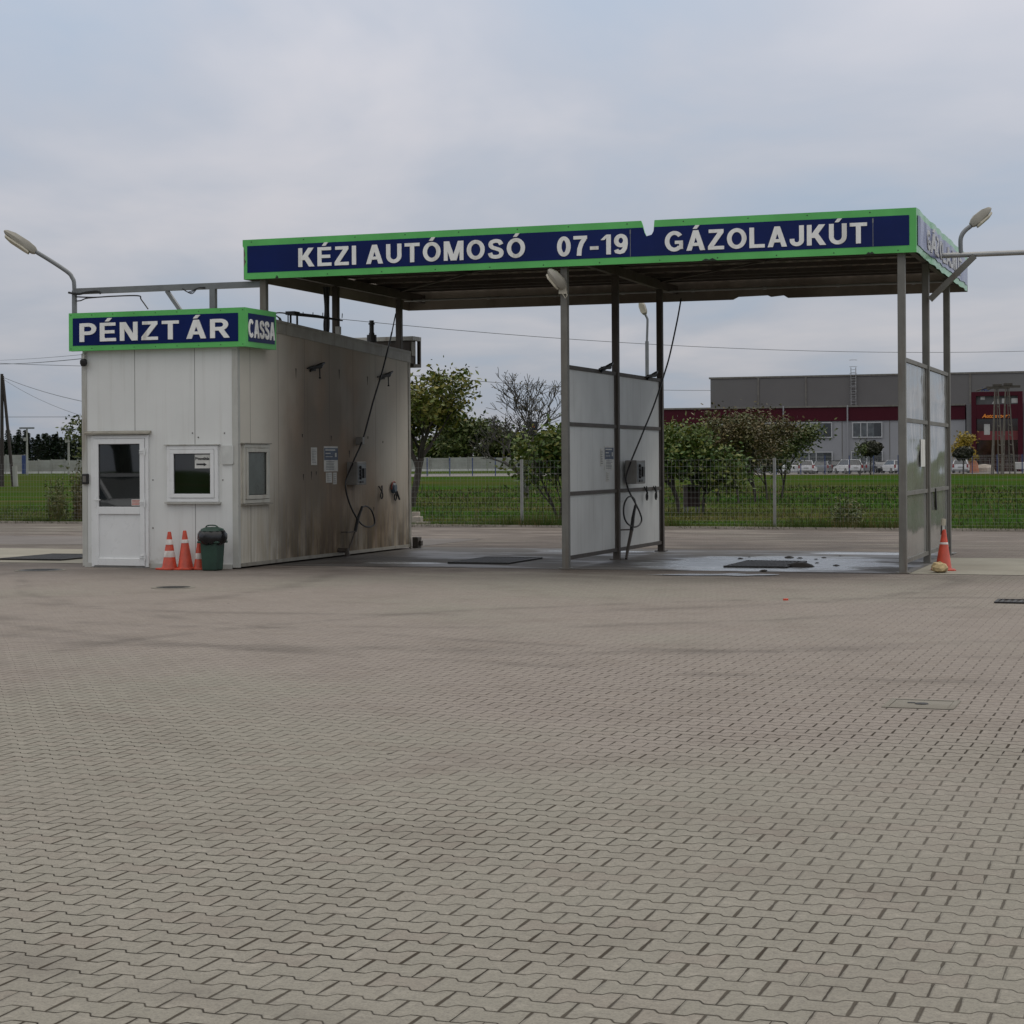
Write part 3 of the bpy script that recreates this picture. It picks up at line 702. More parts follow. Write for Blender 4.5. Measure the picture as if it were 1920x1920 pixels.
# notice in the front window
m = hm(); x1 = gl[1] - .015; x0 = x1 - .27; zt = gl[3] - .015; zb = zt - .22
m.box(x0, x1, HV0 - .0345, HV0 - .0305, zb, zt); nt_ = m.build('notice', M['paper'], None); nt_.location = S(HU1, HV0); nt_.rotation_euler = (0, 0, A)
tag(nt_, 'white paper notice with black writing and an arrow on the front window', 'notice')
nt_.parent = None
ink = pm('black_ink', (.012, .012, .014), .6)
text_mesh('writing', 'Pénzváltás', .062, ink, nt_, ((x0 + x1) / 2 - HU1, -.0365, zt - .085), (R(90), 0, 0), .0022, 0, .001)
m = hm(); zc_ = zb + .065
m.prism([(x0 + .03, zc_ - .014), (x1 - .11, zc_ - .014), (x1 - .11, zc_ - .032), (x1 - .055, zc_ - .004), (x1 - .11, zc_ + .024), (x1 - .11, zc_ + .012), (x0 + .03, zc_ + .012)], HV0 - .0375, HV0 - .035, 'y'); m.build('arrow', ink, nt_)
# white plate, letter box lamp, dome camera
m = MB(); m.prism([(-.085, -.15), (.085, -.15), (.1, -.13), (.1, .15), (-.1, .15), (-.1, -.15)], -.03, 0, 'y')
for a in (-.08, .08): m.box(a - .006, a + .006, -.034, -.03, .12, .132)
u_, z_ = onv(428, 853, HV0); tag(m.build('blank_plate', pm('plate_white', (.58, .59, .56), .5), p=S(u_, HV0 - .001, z_), rz=A), 'blank light grey plate screwed to the wall between the two windows', 'plate')
u_, z_ = onv(162, 898, HV0); t = thing('wall_light', 'small black square lamp with a pale lens at the hut door', 'wall lamp', S(u_, HV0 - .001, z_))
m = MB(); m.box(-.055, .055, -.06, 0, -.085, .085); m.build('housing', M['black'], t, bevel=.01)
m = MB(); m.box(-.03, .03, -.064, -.0605, -.05, .05); m.build('lens', M['box'], t)
u_, z_ = onv(163, 680, HV0); t = thing('security_camera', 'small dark security camera under the left end of the hut sign', 'camera', S(u_, HV0, z_))
m = MB(); m.tube([(-.02, -.002, .16), (-.02, -.06, .14), (-.01, -.09, .05)], .018, 8); m.build('arm', M['trim'], t)
m = MB(); m.lathe([(.001, -.07), (.04, -.06), (.06, -.02), (.06, .03), (.03, .06), (.001, .06)], (0, -.10, 0), 16); m.build('dome', M['black'], t, smooth=True)
# hut sign
hs = thing('cashier_sign', 'navy box sign with green border reading PÉNZTÁR and CASSA round the hut corner', 'sign', S(HU1, HV0 - .14, 3.5))
so_ = (HU1, HV0 - .14, 3.5)
SU0 = onv(129, 620, HV0 - .14)[0]; SU1 = onv(459.5, 620, HV0 - .14)[0]
z0 = (onv(459.5, 650.5, HV0 - .14)[1] + onv(129, 657.5, HV0 - .14)[1]) / 2; z1 = (onv(459.5, 576, HV0 - .14)[1] + onv(129, 587.5, HV0 - .14)[1]) / 2
sv1 = onu(518, 620, SU1)[0]; SV0 = HV0 - .14
m = MB(so_); m.box(SU0, SU1, SV0, SV0 + .10, z0, z1); m.build('front_border', M['green'], hs)
m = MB(so_); m.box(SU1 - .12, SU1 - .001, SV0 + .101, sv1, z0 + .001, z1 - .001); m.build('side_border', M['green'], hs)
b = .085
m = MB(so_); m.box(SU0 + b * .9, SU1 - .12, SV0 - .006, SV0 + .01, z0 + b, z1 - b); nb = m.build('board', M['navy'], hs)
lettering('lettering', 'PÉNZT ÁR', lambda x, z, d: (x - HU1, SV0 - .006 - d - so_[1], z - 3.5), onv(150, 620, SV0)[0], onv(431, 620, SV0)[0], (z0 + z1) / 2 - .165, .30, M['letter'], nb, gap=.16, space=.14)
m = MB(so_); m.box(SU1 - .01, SU1 + .006, SV0 + .11, sv1 - .07, z0 + b, z1 - b); nb2 = m.build('board', M['navy'], hs, label='side board reading CASSA')
lettering('lettering', 'CASSA', lambda x, z, d: (SU1 + .006 + d - HU1, x - so_[1], z - 3.5), onu(461.5, 620, SU1)[0] + .06, onu(514, 620, SU1)[0], (z0 + z1) / 2 - .16, .29, M['letter'], nb2, gap=.10)
for k in range(9):
    x = SU0 + .04 + k * (SU1 - SU0 - .08) / 8
    for zz_ in (z0 + .03, z1 - .045):
        m = MB(so_); m.box(x - .006, x + .006, SV0 - .003, SV0 + .001, zz_, zz_ + .015); m.build('screw', M['black'], hs)
# rooftop: chimney, aerial, rear box, parapet strip
v_, z_ = onu(697, 640, HU1 - .6)
ch = thing('flue_pipe', 'black metal flue pipe with a capped top on the hut roof', 'flue', S(HU1 - .6, v_, 3.8))
m = MB(); m.tube([(0, 0, 0), (0, 0, .38)], .055, 12); m.tube([(0, 0, .20), (0, 0, .34)], .095, 12); m.tube([(0, 0, .38), (0, 0, .62)], .045, 12); m.tube([(0, 0, .54), (0, 0, .57)], .062, 12); m.build('pipe', M['black'], ch)
v_, z_ = onu(545, 612, HU1 - .35)
an = thing('roof_aerial', 'tangled black aerial and cable coil on the hut roof beside the sign', 'aerial', S(HU1 - .35, v_, 3.95))
m = MB(); m.box(-.05, .12, -.1, .12, .28, .34); m.tube([(0, 0, 0), (0, 0, .3)], .02, 6); m.tube([(.1, .05, 0), (.1, .05, .3)], .02, 6); m.tube([(0, -.1, 0), (0, -.1, .3)], .012, 6); m.build('bracket', M['black'], an)
m = MB(); m.tube([(.05, 0, .3), (.35, .35, .27), (.62, .8, .22)], [.03, .028, .012], 6)
for k in range(5): q = .15 + k * .12; m.tube([(q, q * 1.2, .30 - q * .05), (q + .05, q * 1.2 - .1, .33)], .008, 5)
m.build('boom', M['black'], an)
m = MB()
for k in range(4):
    m.tube([(-.22 - .02 * k + .17 * math.cos(t_ / 12 * 6.28), -.25 + .02 * k, .16 + (.10 + .01 * k) * math.sin(t_ / 12 * 6.28)) for t_ in range(13)], .011, 5)
m.tube(cr_smooth([(-.3, -.2, .1), (-.2, -.2, .3), (0, -.05, .3)]), .013, 5); m.build('cable_coil', M['black'], an)
bx_ = thing('air_conditioner', 'grey boxed unit with dark frame behind the rear corner of the hut', 'wall unit', S(HU1 - .05, HV1 + .05, 3.0))
m = MB((HU1 - .05, HV1 + .05, 3.0)); a0, zz1 = onu(785, 632, HU1 + .05); zz0 = onu(785, 689, HU1 + .05)[1]
m.box(HU1 - 1.1, HU1 + .06, HV1 + .06, HV1 + .45, zz0, zz0 + .06)
m.box(HU1, HU1 + .06, HV1 + .39, HV1 + .45, zz0 + .06, zz1 - .08); m.box(HU1 - 1.1, HU1 - 1.04, HV1 + .06, HV1 + .45, zz0 + .06, zz1 - .08); m.build('frame', M['steel_d'], bx_)
m = MB((HU1 - .05, HV1 + .05, 3.0)); m.box(HU1 - 2.6, HU1 + .06, HV1 + .04, HV1 + .46, zz1 - .079, zz1); m.build('cover_sheet', M['trim'], bx_)
m = MB((HU1 - .05, HV1 + .05, 3.0)); m.box(HU1 - 1.0, HU1 - .02, HV1 + .08, HV1 + .37, zz0 + .061, zz1 - .081); m.build('casing', M['steel_d'], bx_, bevel=.01)
m = MB((HU1 - .05, HV1 + .05, 3.0)); m.box(HU1 - .015, HU1 + .01, HV1 + .10, HV1 + .27, zz0 + .22, zz1 - .1); m.build('vent', M['trim_d'], bx_)

# ------------------------------------------------------------------ canopy
CU0 = onv(455, 480, -.15)[0]; CU1 = onv(1718, 440, -.15)[0]; CV0, CV1 = -.15, 7.05; CZ0, CZ1 = 4.70, 5.35
can = thing('wash_canopy', 'steel wash canopy with green-edged navy fascia reading KÉZI AUTÓMOSÓ 07-19 GÁZOLAJKÚT', 'canopy', S(0, 0))
PU = (-5.17, 0.0, 5.19); PV = (.0, 2.85, 5.8); pw = .055
for iu, u in enumerate(PU):
    for iv, v in enumerate(PV):
        m = MB()
        zb = 0.0 if iu else zroof(v) - .02
        uu = u - .02 if iu == 0 else u
        m.bev(uu - pw, uu + pw, v - pw, v + pw, zb, 4.82, .008)
        if iu: m.box(uu - .10, uu + .10, v - .10, v + .10, .004, .022)
        m.build('post', M['steel'] if iv == 0 or iu == 2 else M['steel_d'], can)
m = MB()
for u in PU: m.box(u - .045, u + .045, CV0 + .1, CV1 - .06, 4.83, 4.99)
m.build('main_beams', M['steel_d'], can)
m = MB()
for v in (.0, 2.85, 5.8): m.box(CU0 + .06, CU1 - .06, v - .04, v + .04, 4.992, 5.08)
for k in range(1, 7): v = CV0 + .35 + k * 1.02; m.box(CU0 + .06, CU1 - .06, v - .025, v + .025, 5.0, 5.075)
m.build('purlins', M['steel_d'], can)
m = MB()
for (a, b_) in (((-5.17, 0), (-2.6, 2.85)), ((-2.6, 2.85), (0, 0)), ((0, 0), (2.6, 2.85)), ((2.6, 2.85), (5.19, 0)), ((-5.17, 5.8), (-2.6, 2.85)), ((0, 5.8), (2.6, 2.85))):
    m.bar((a[0], a[1], 4.975), (b_[0], b_[1], 4.975), .04, .03)
m.build('wind_braces', M['steel_d'], can)
m = MB(); m.tube([(CU0 + .2, 6.35, 4.84), (CU1 - .2, 6.35, 4.84)], .022, 8)
for k in range(8): x = CU0 + .6 + k * 1.35; m.tube([(x - .03, 6.35, 4.84), (x + .03, 6.35, 4.84)], .034, 8)
m.build('water_pipe', M['galv'], can)
# trapezoid sheet roof
m = MB(); prof = []; u = CU0 + .05; per = .25
while u < CU1 - .05:
    for du, dz in ((0, 0), (.07, 0), (.10, .04), (.19, .04), (.22, 0)):
        if u + du < CU1 - .05: prof.append((u + du, 5.085 + dz))
    u += per
n = len(prof); vs = [(a, v, z) for v in (CV0 + .06, CV1 - .06) for a, z in prof] + [(a, v, z + .006) for v in (CV0 + .06, CV1 - .06) for a, z in prof]
fs = []
for i in range(n - 1): fs += [(i, i + 1, n + i + 1, n + i), (2 * n + i, 3 * n + i, 3 * n + i + 1, 2 * n + i + 1)]
m.add(vs, fs); m.build('roof_sheet', M['sheet'], can)
# front fascia with torn notch
nu = [onv(p, 420, CV0)[0] for p in (1202, 1206, 1212, 1224, 1227)]
zu = lambda py, px: onv(px, py, CV0)[1]
def fascia_outline(x0, x1, zlo, zhi, ragl=True, notch=True):
    pts = [(x0 + .03, zlo), (x1, zlo), (x1, zhi)]
    if notch: pts += [(nu[4], zhi), (nu[3] + .01, 5.18), (nu[3] - .02, 5.13), (nu[2], 5.11), (nu[1] + .02, 5.17), (nu[0] + .02, 5.30), (nu[0], zhi)]
    pts += [(x0, zhi)]
    if ragl: pts += [(x0, zhi - .10), (x0 + .03, zhi - .16), (x0 + .05, zhi - .25), (x0 + .03, zhi - .30), (x0 + .06, zhi - .36), (x0 + .02, zhi - .45)]
    return pts
m = MB(); m.prism(fascia_outline(CU0, CU1, CZ0, CZ1), CV0, CV0 + .03, 'y'); m.build('front_fascia', M['green'], can)
b = .105
m = MB(); m.prism([(CU0 + .085, CZ0 + b), (CU1 - .10, CZ0 + b), (CU1 - .10, CZ1 - b), (nu[3] + .02, CZ1 - b), (nu[3] + .01, 5.18), (nu[3] - .02, 5.13), (nu[2], 5.11), (nu[1] + .02, 5.17), (nu[0] + .03, CZ1 - b), (CU0 + .085, CZ1 - b)], CV0 - .005, CV0 - .0005, 'y')
fb = m.build('front_board', M['navy'], can)
ff_ = lambda x, z, d: (x, CV0 - .005 - d, z)
lb = 4.865
lettering('lettering', 'KÉZI AUTÓMOSÓ', ff_, onv(560, 480, CV0)[0], onv(985, 480, CV0)[0], lb, .305, M['letter'], fb, space=.32)
lettering('lettering', '07-19', ff_, onv(1045, 460, CV0)[0], onv(1178, 460, CV0)[0], lb - .01, .305, M['letter'], fb, gap=.12)
lettering('lettering', 'GÁZOLAJKÚT', ff_, onv(1247, 450, CV0)[0], onv(1626, 440, CV0)[0], lb - .005, .305, M['letter'], fb, gap=.12)
for px in (1182, 1637):
    m = MB(); x = onv(px, 450, CV0)[0]; m.box(x - .004, x + .004, CV0 - .008, CV0 - .0052, CZ0 + b, CZ1 - b - .02); m.box(x - .010, x + .010, CV0 - .009, CV0 - .0085, CZ1 - b - .09, CZ1 - b - .03)
    m.build('board_seam', M['galv_g'], can)
for k in range(24):
    x = CU0 + .2 + k * .455 + rnd.uniform(-.05, .05); zz = (CZ0 + .035 if k % 2 else CZ1 - .04)
    m = MB(); m.box(x - .008, x + .008, CV0 - .003, CV0 - .0001, zz - .008, zz + .008); m.build('rivet', M['black'], can)
for px, wv in ((519, .03), (1330, .12), (1632, .06)):
    x = onv(px, 480, CV0)[0]; m = MB(); m.prism([(x - wv, CZ0 - .001), (x + wv, CZ0 - .001), (x + wv * .4, CZ0 + .035), (x, CZ0 + .015), (x - wv * .5, CZ0 + .03)], CV0 - .004, CV0 - .0002, 'y'); m.build('dent', M['black'], can)
# side fascias: buckled sheet
def wavy(u, side, mat_in, z0, z1, v0, v1, off, name, mat, amp=.014):
    m = MB(); nv = 60
    vs = []; fs = []
    for i in range(nv + 1):
        v = v0 + (v1 - v0) * i / nv
        d = amp * (math.sin(v * 7.3) * .5 + math.sin(v * 3.1 + 1) * .6 + math.sin(v * 15) * .25)
        e_ = .006 * math.sin(v * 9 + 2)
        for z in (z0 + e_, (z0 + z1) / 2, z1 + e_ * .6): vs.append((u + side * (off + d * (1 if z > z0 + .1 or True else 1)), v, z))
    k = len(vs); vs += [(x - side * .006, y, z) for x, y, z in vs]
    for i in range(nv):
        for j in range(2):
            a = i * 3 + j; fs += [(a, a + 3, a + 4, a + 1), (k + a, k + a + 1, k + a + 4, k + a + 3)]
        fs += [(i * 3, k + i * 3, k + i * 3 + 3, i * 3 + 3), (i * 3 + 2, i * 3 + 5, k + i * 3 + 5, k + i * 3 + 2)]
    m.add(vs, fs); return m.build(name, mat, can, smooth=True)
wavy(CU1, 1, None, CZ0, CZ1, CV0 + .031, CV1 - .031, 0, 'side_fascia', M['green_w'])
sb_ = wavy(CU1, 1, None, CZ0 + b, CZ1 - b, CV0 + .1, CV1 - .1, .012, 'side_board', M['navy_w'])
def wf(x, z, d):
    dd = .014 * (math.sin(x * 7.3) * .5 + math.sin(x * 3.1 + 1) * .6 + math.sin(x * 15) * .25); return (CU1 + .013 + d + dd, x, z)
lettering('lettering', 'GÁZOLAJKÚT', wf, 1.0, 5.9, 4.87, .30, pm('grey_letter', (.50, .51, .52), .5), sb_, gap=.12)  # side letters greyer than those on the front fascia
m = MB(); m.box(CU0 + .001, CU0 + .03, CV0 + .032, CV1 - .031, CZ0, CZ1 - .02); m.build('side_fascia', M['sheet'], can)
ra = [onv(p, 560, CV1)[0] for p in (1375, 1385, 1440, 1446, 1470, 1478)]
m = MB(); m.prism([(CU0, CZ0), (ra[0], CZ0), (ra[1], CZ0 + .05), (ra[2], CZ0 + .06), (ra[3], CZ0 + .03), (ra[4], CZ0 + .05), (ra[5], CZ0), (CU1, CZ0), (CU1, CZ1), (CU0, CZ1)], CV1 - .03, CV1, 'y'); m.build('rear_fascia', M['sheet'], can)

# ------------------------------------------------------------------ partitions
def partition(u, pm_, label, steel):
    t = thing('bay_partition', label, 'partition wall', S(u, 0))
    zt = onu(1160, 702, 0)[1]; zm = onu(1160, 800, 0)[1]; zl = onu(1160, 920, 0)[1]; zb = .17
    for (va_, vb_) in ((pw, PV[1] - pw), (PV[1] + pw, PV[2] - pw)):
        for z in (zb, zl, zm, zt):
            m = MB(); m.box(-.03, .03, va_, vb_, z - .03, z + .03); m.build('rail', steel, t)
        for (lo, hi) in ((zb, zl), (zl, zm), (zm, zt)):
            m = MB(); nn = 8
            vs = []
            for i in range(nn + 1):
                for j in range(nn + 1):
                    v = va_ + (vb_ - va_) * i / nn; z = lo + .031 + (hi - lo - .062) * j / nn
                    bulge = .012 * math.sin(3.14 * i / nn) * math.sin(3.14 * j / nn) * rnd.choice((1, -1, .5)) if pm_ is M['gloss'] else 0
                    vs.append((.004 + bulge, v, z))
            k = len(vs); vs += [(x - .008, y, z) for x, y, z in vs]; fs = []
            for i in range(nn):
                for j in range(nn):
                    a = i * (nn + 1) + j; fs += [(a, a + nn + 1, a + nn + 2, a + 1), (k + a, k + a + 1, k + a + nn + 2, k + a + nn + 1)]
            m.add(vs, fs); m.build('panel', pm_, t, smooth=True)
        m = MB(); m.box(.006, .02, vb_ - .07, vb_ - .0, zb + .03, zt - .03); m.box(.006, .02, va_, va_ + .03, zb + .03, zt - .03); m.build('edge_strip', steel, t)
    return t
partition(0, M['frost'], 'partition of whitish frosted panels in a brown steel frame between the two wash bays', M['steel_d'])
partition(5.19, M['gloss'], 'partition of glossy buckled grey panels in a steel frame at the right end of the wash', M['steel'])

# fittings on planes facing +u
def plate(px0, py0, px1, py1, u, name, mat, label, cat, thk=.006, group=None):
    v0, zt = onu(px0, py0, u); v1, zb_ = onu(px1, py1, u)
    zt = onu((px0 + px1) / 2, py0, u)[1]; zb_ = onu((px0 + px1) / 2, py1, u)[1]
    vm, zm_ = (v0 + v1) / 2, (zt + zb_) / 2
    m = MB(); m.box(0, thk, -(v1 - v0) / 2, (v1 - v0) / 2, -(zt - zb_) / 2, (zt - zb_) / 2)
    o = m.build(name, mat, p=S(u, vm, zm_), rz=A); tag(o, label, cat, group); return o, (v1 - v0), (zt - zb_)
UW = HU1 + .002
def lines(o, wv, hz_, n, mat, top=.9, bot=.1, x=.0065, name='print'):
    m = MB()
    for k in range(n):
        z = hz_ * (bot - .5 + (top - bot) * (k + .5) / n); m.box(x, x + .001, -wv * .4, wv * (.4 - .2 * rnd.random()), z - hz_ * .012, z + hz_ * .012)
    m.build(name, mat, o)
inkg = pm('grey_print', (.16, .17, .18), .6)
def notice_pair(u, a):
    o, wv, hz_ = plate(*a[0], u, 'instruction_strip', M['paper'], a[1], 'notice'); lines(o, wv, hz_, 9, inkg)
o, wv, hz_ = plate(583, 839, 594, 872, UW, 'instruction_strip', M['paper'], 'narrow white instruction strip left of the blue poster on the stained hut wall', 'notice'); lines(o, wv, hz_, 9, inkg)
def poster(u, c, label):
    o, wv, hz_ = plate(*c, u, 'wash_poster', M['paper'], label, 'poster')
    m = MB(); m.box(.0065, .0085, -wv / 2 + .004, wv / 2 - .004, -.02, hz_ / 2 - .03); q = m.build('picture', M['poster'], o)
    m = MB(); m.box(.009, .0095, -wv * .42, wv * .30, hz_ * .33, hz_ * .38); m.box(.009, .0095, wv * .28, wv * .4, hz_ * .08, hz_ * .24)
    m.box(.009, .0095, -wv * .40, -wv * .05, hz_ * .20, hz_ * .24); m.box(.009, .0095, -wv * .40, wv * .1, hz_ * .08, hz_ * .10); m.build('print', M['paper'], o)
    lines(o, wv * .9, hz_, 6, inkg, .42, .06, name='small_print'); return o
poster(UW, (607, 837, 633, 884), 'blue and white wash programme poster on the stained side wall of the hut')
o, wv, hz_ = plate(611, 886, 622, 905, UW, 'price_label', M['paper'], 'squarish white label directly under the poster on the hut wall', 'label'); lines(o, wv, hz_, 4, inkg)
o, wv, hz_ = plate(624, 886, 631, 908, UW, 'price_label', M['paper'], 'slim white label under the poster, beside the control box on the hut wall', 'label'); lines(o, wv, hz_, 5, inkg)
UP = .0055
o, wv, hz_ = plate(1125, 841, 1131, 874, UP, 'instruction_strip', M['paper'], 'narrow white instruction strip on the frosted panel between the bays', 'notice'); lines(o, wv, hz_, 8, ink)
poster(UP, (1133, 836, 1150, 882), 'blue and white wash programme poster on the frosted partition panel')
o, wv, hz_ = plate(1136, 885, 1142.5, 903, UP, 'price_label', M['paper'], 'small white label under the poster on the frosted partition', 'label'); lines(o, wv, hz_, 4, ink)
UR = 5.19 + .018
o, wv, hz_ = plate(1726, 824, 1734, 875, UR, 'instruction_strip', M['paper'], 'long white sticker on the glossy right end partition', 'sticker')

def control_box(px0, py0, px1, py1, u, label):
    v0 = onu(px0, py0, u)[0]; v1 = onu(px1, py0, u)[0]; pxm = (px0 + px1) / 2
    zt = onu(pxm, py0, u)[1]; zb_ = onu(pxm, py1, u)[1]
    t = thing('wash_control_box', label, 'control box', S(u, v0, zb_)); hh = zt - zb_; d = .20; w_ = v1 - v0
    m = MB(); m.box(0, d, 0, w_, 0, hh); m.build('housing', M['box'], t, bevel=.008)
    m = MB(); m.box(d + .001, d + .006, .04, w_ - .04, .04, hh - .04); f_ = m.build('face_plate', M['galv_g'], t)
    for k, z in enumerate((.30, .45, .60, .76)):
        m = MB(); m.lathe([(.03, 0), (.03, .02), (.022, .03), (.001, .03)], n=12); m.v = [(z_2 + d + .006, x + w_ * .3, y + hh * z) for x, y, z_2 in m.v]; m.build('button', M['black'], t)
    m = MB(); m.box(d + .007, d + .035, w_ * .55, w_ * .75, hh * .3, hh * .72); m.build('selector', M['black'], t)
    m = MB(); m.box(d + .007, d + .02, w_ * .25, w_ * .6, hh * .08, hh * .18); m.build('coin_slot', M['black'], t)
    return t
control_box(650, 866, 668, 909, HU1 + .002, 'steel wash control box with black knobs on the stained hut wall')
control_box(1172, 863, 1189, 907, .06, 'steel wash control box with black knobs on the middle post of the frosted partition')

def hose(pts, label, u, off=None):
    P = [(u, *onu(a, b_, u)) for a, b_ in pts]
    base = Vector(P[-1]); o = thing('wash_hose', label, 'hose', S(u, P[-1][1], 0)); 
    return o, P, base
# left bay: hose, swivel bracket, lance and holder
u = HU1 + .12
t, P, _ = hose([(742, 588), (735, 622), (718, 692), (700, 752), (681, 822), (666, 858), (655, 884), (648, 905), (651, 930), (661, 957), (676, 981), (690, 988), (701, 984), (702, 973), (696, 956), (686, 949), (678, 952)], 'long black pressure hose hanging down the stained hut wall in a loop', u)
m = MB((u, P[-1][1], 0)); m.tube([P[0], P[1]], .012, 6); m.tube(cr_smooth(P[1:], 6), .016, 6); m.build('hose', M['hose'], t)
m = MB((u, P[-1][1], 0)); v_, z_ = onu(680, 827, u); m.box(u - .12, u + .02, v_ - .05, v_ + .05, z_ - .07, z_ + .07); m.build('wall_clip', M['box'], t, bevel=.01)
lp = [(u, *onu(a, b_, u)) for a, b_ in ((679, 950), (671, 972), (666, 996), (656, 1024), (650, 1042))]
t = thing('spray_lance', 'black spray lance leaning on its wall holder inside the left bay', 'spray lance', S(u, lp[-1][1], 0)); og = (u, lp[-1][1], 0)
m = MB(og); m.tube(lp[:3], [.022, .03, .03], 8); m.build('grip', M['black'], t)
m = MB(og); m.tube(lp[2:], .014, 8); m.build('pipe', M['steel_d'], t)
q = (u, *onu(651, 998, u)); m = MB(og); m.tube([(HU1 + .005, q[1], q[2]), (u, q[1], q[2]), (u + .01, lp[2][1] + .02, q[2])], .012, 6)
q2 = (u, *onu(648, 1040, u)); m.tube([(HU1 + .005, q2[1] - .05, .12), (u + .05, q2[1] - .05, .12), (u + .05, q2[1] - .05, .02)], .05, 8); m.build('holder', M['steel_d'], t)
# right bay
u = .16
t, P, _ = hose([(1277, 560), (1270, 600), (1256, 665), (1246, 700), (1228, 755), (1208, 805), (1184, 863), (1176, 885), (1174, 902), (1180, 922), (1192, 945), (1200, 962), (1203, 975), (1198, 985), (1188, 988), (1176, 981), (1170, 967), (1170, 948), (1176, 934), (1184, 931), (1190, 938), (1192, 950), (1190, 958)], 'long black pressure hose slung from the canopy down the frosted partition', u)
m = MB((u, P[-1][1], 0)); m.tube(cr_smooth(P, 6), .015, 6); m.build('hose', M['hose'], t)
lp = [(u, *onu(a, b_, u)) for a, b_ in ((1191, 948), (1187, 970), (1184, 995), (1178, 1025), (1174, 1048))]
t = thing('spray_lance', 'black spray lance standing beside the middle post of the frosted partition', 'spray lance', S(u, lp[-1][1], 0)); og = (u, lp[-1][1], 0)
m = MB(og); m.tube(lp[:3], [.02, .03, .034], 8); m.build('grip', M['black'], t)
m = MB(og); m.tube(lp[2:], [.03, .028, .022], 8); m.build('pipe', M['steel_d'], t)
q = onu(1180, 993, u); m = MB(og); m.tube([(.05, 2.9, q[1]), (u, q[0], q[1])], .012, 6); m.build('holder', M['steel_d'], t)

def mat_clip(px, py, u, label, rot=0.0, tail=True):
    v_, z_ = onu(px, py, u); t = thing('mat_clip', label, 'mat clip', S(u, v_, z_))
    m = MB(); m.box(-.02, .03, -.05, .05, -.05, .03); m.tube([(.02, -.16, -.06), (.05, -.05, 0), (.10, .12, .06), (.10, .26, .10)], [.02, .035, .035, .016], 6); m.tube([(.02, -.28, -.02), (.05, -.1, .01), (.10, .10, .02), (.06, .26, .04)], [.012, .025, .03, .012], 6)
    m.build('jaw', M['black'], t)
    if tail: m = MB(); m.tube([(.06, .14, .0), (.06, .15, -.16)], .012, 6); m.tube([(.06, .15, -.155), (.06, .15, -.18)], .02, 6); m.build('lever', M['black'], t)
    return t
mat_clip(587, 690, HU1, 'black floor mat clip high on the hut wall, nearer the sign')
mat_clip(717, 706, HU1, 'black floor mat clip high on the hut wall, where the hose passes')
mat_clip(1130, 691, .03, 'black floor mat clip on the top rail of the frosted partition before its middle post', tail=False)
mat_clip(1216, 706, .03, 'black floor mat clip on the top rail of the frosted partition behind its middle post', tail=False)
def vhook(px, py, u, label, extra=False):
    v_, z_ = onu(px, py, u); t = MB()
    t.tube([(.01, -.07, .12), (.05, 0, 0), (.01, .09, .12)], .013, 6)
    t.tube([(.04 , .05 * math.sin(k / 10 * 6.28), -.06 + .06 * math.cos(k / 10 * 6.28)) for k in range(11)], .013, 6)
    o = t.build('tool_hook', M['black'], p=S(u, v_, z_), rz=A); tag(o, label, 'hook'); return o
vhook(712, 923, HU1, 'dark V-shaped hook low on the hut wall')
vhook(738, 926, HU1, 'dark V-shaped hook under the round reel on the hut wall')
vhook(1209, 925, .03, 'black V-shaped hook on the frosted partition, nearer the control box')
vhook(1226, 924, .03, 'black V-shaped hook on the frosted partition, nearer the rear post')
v_, z_ = onu(736, 915, HU1); t = thing('hose_reel', 'small round blue-grey socket with a red rim on the hut wall', 'socket', S(HU1, v_, z_))
m = MB(); m.lathe([(.10, 0), (.10, .04), (.07, .07), (.001, .07)], n=18); m.v = [(z, y, x) for x, y, z in m.v]; m.build('disc', pm('bluegrey', (.06, .09, .12), .5), t, smooth=True)
m = MB(); m.tube([(.03, .12 * math.cos(R(60 + k * 12)), .12 * math.sin(R(60 + k * 12))) for k in range(12)], .014, 6); m.build('rim', pm('dull_red', (.25, .05, .03), .5), t)
m = MB(); m.tube([(.05, .08, -.06), (.05, .22, -.22)], .02, 6); m.build('lever', M['black'], t)
# black strap on the right end partition
v_, z_ = onu(1752, 935, UR); m = MB(); m.prism([(-.02, .17), (.03, .16), (.10, -.02), (.13, -.17), (.08, -.19), (.02, -.05)], 0, .03, 'x'); tag(m.build('brush', M['black'], p=S(UR, v_, z_), rz=A), 'black brush handle hung on the glossy right end partition', 'brush')

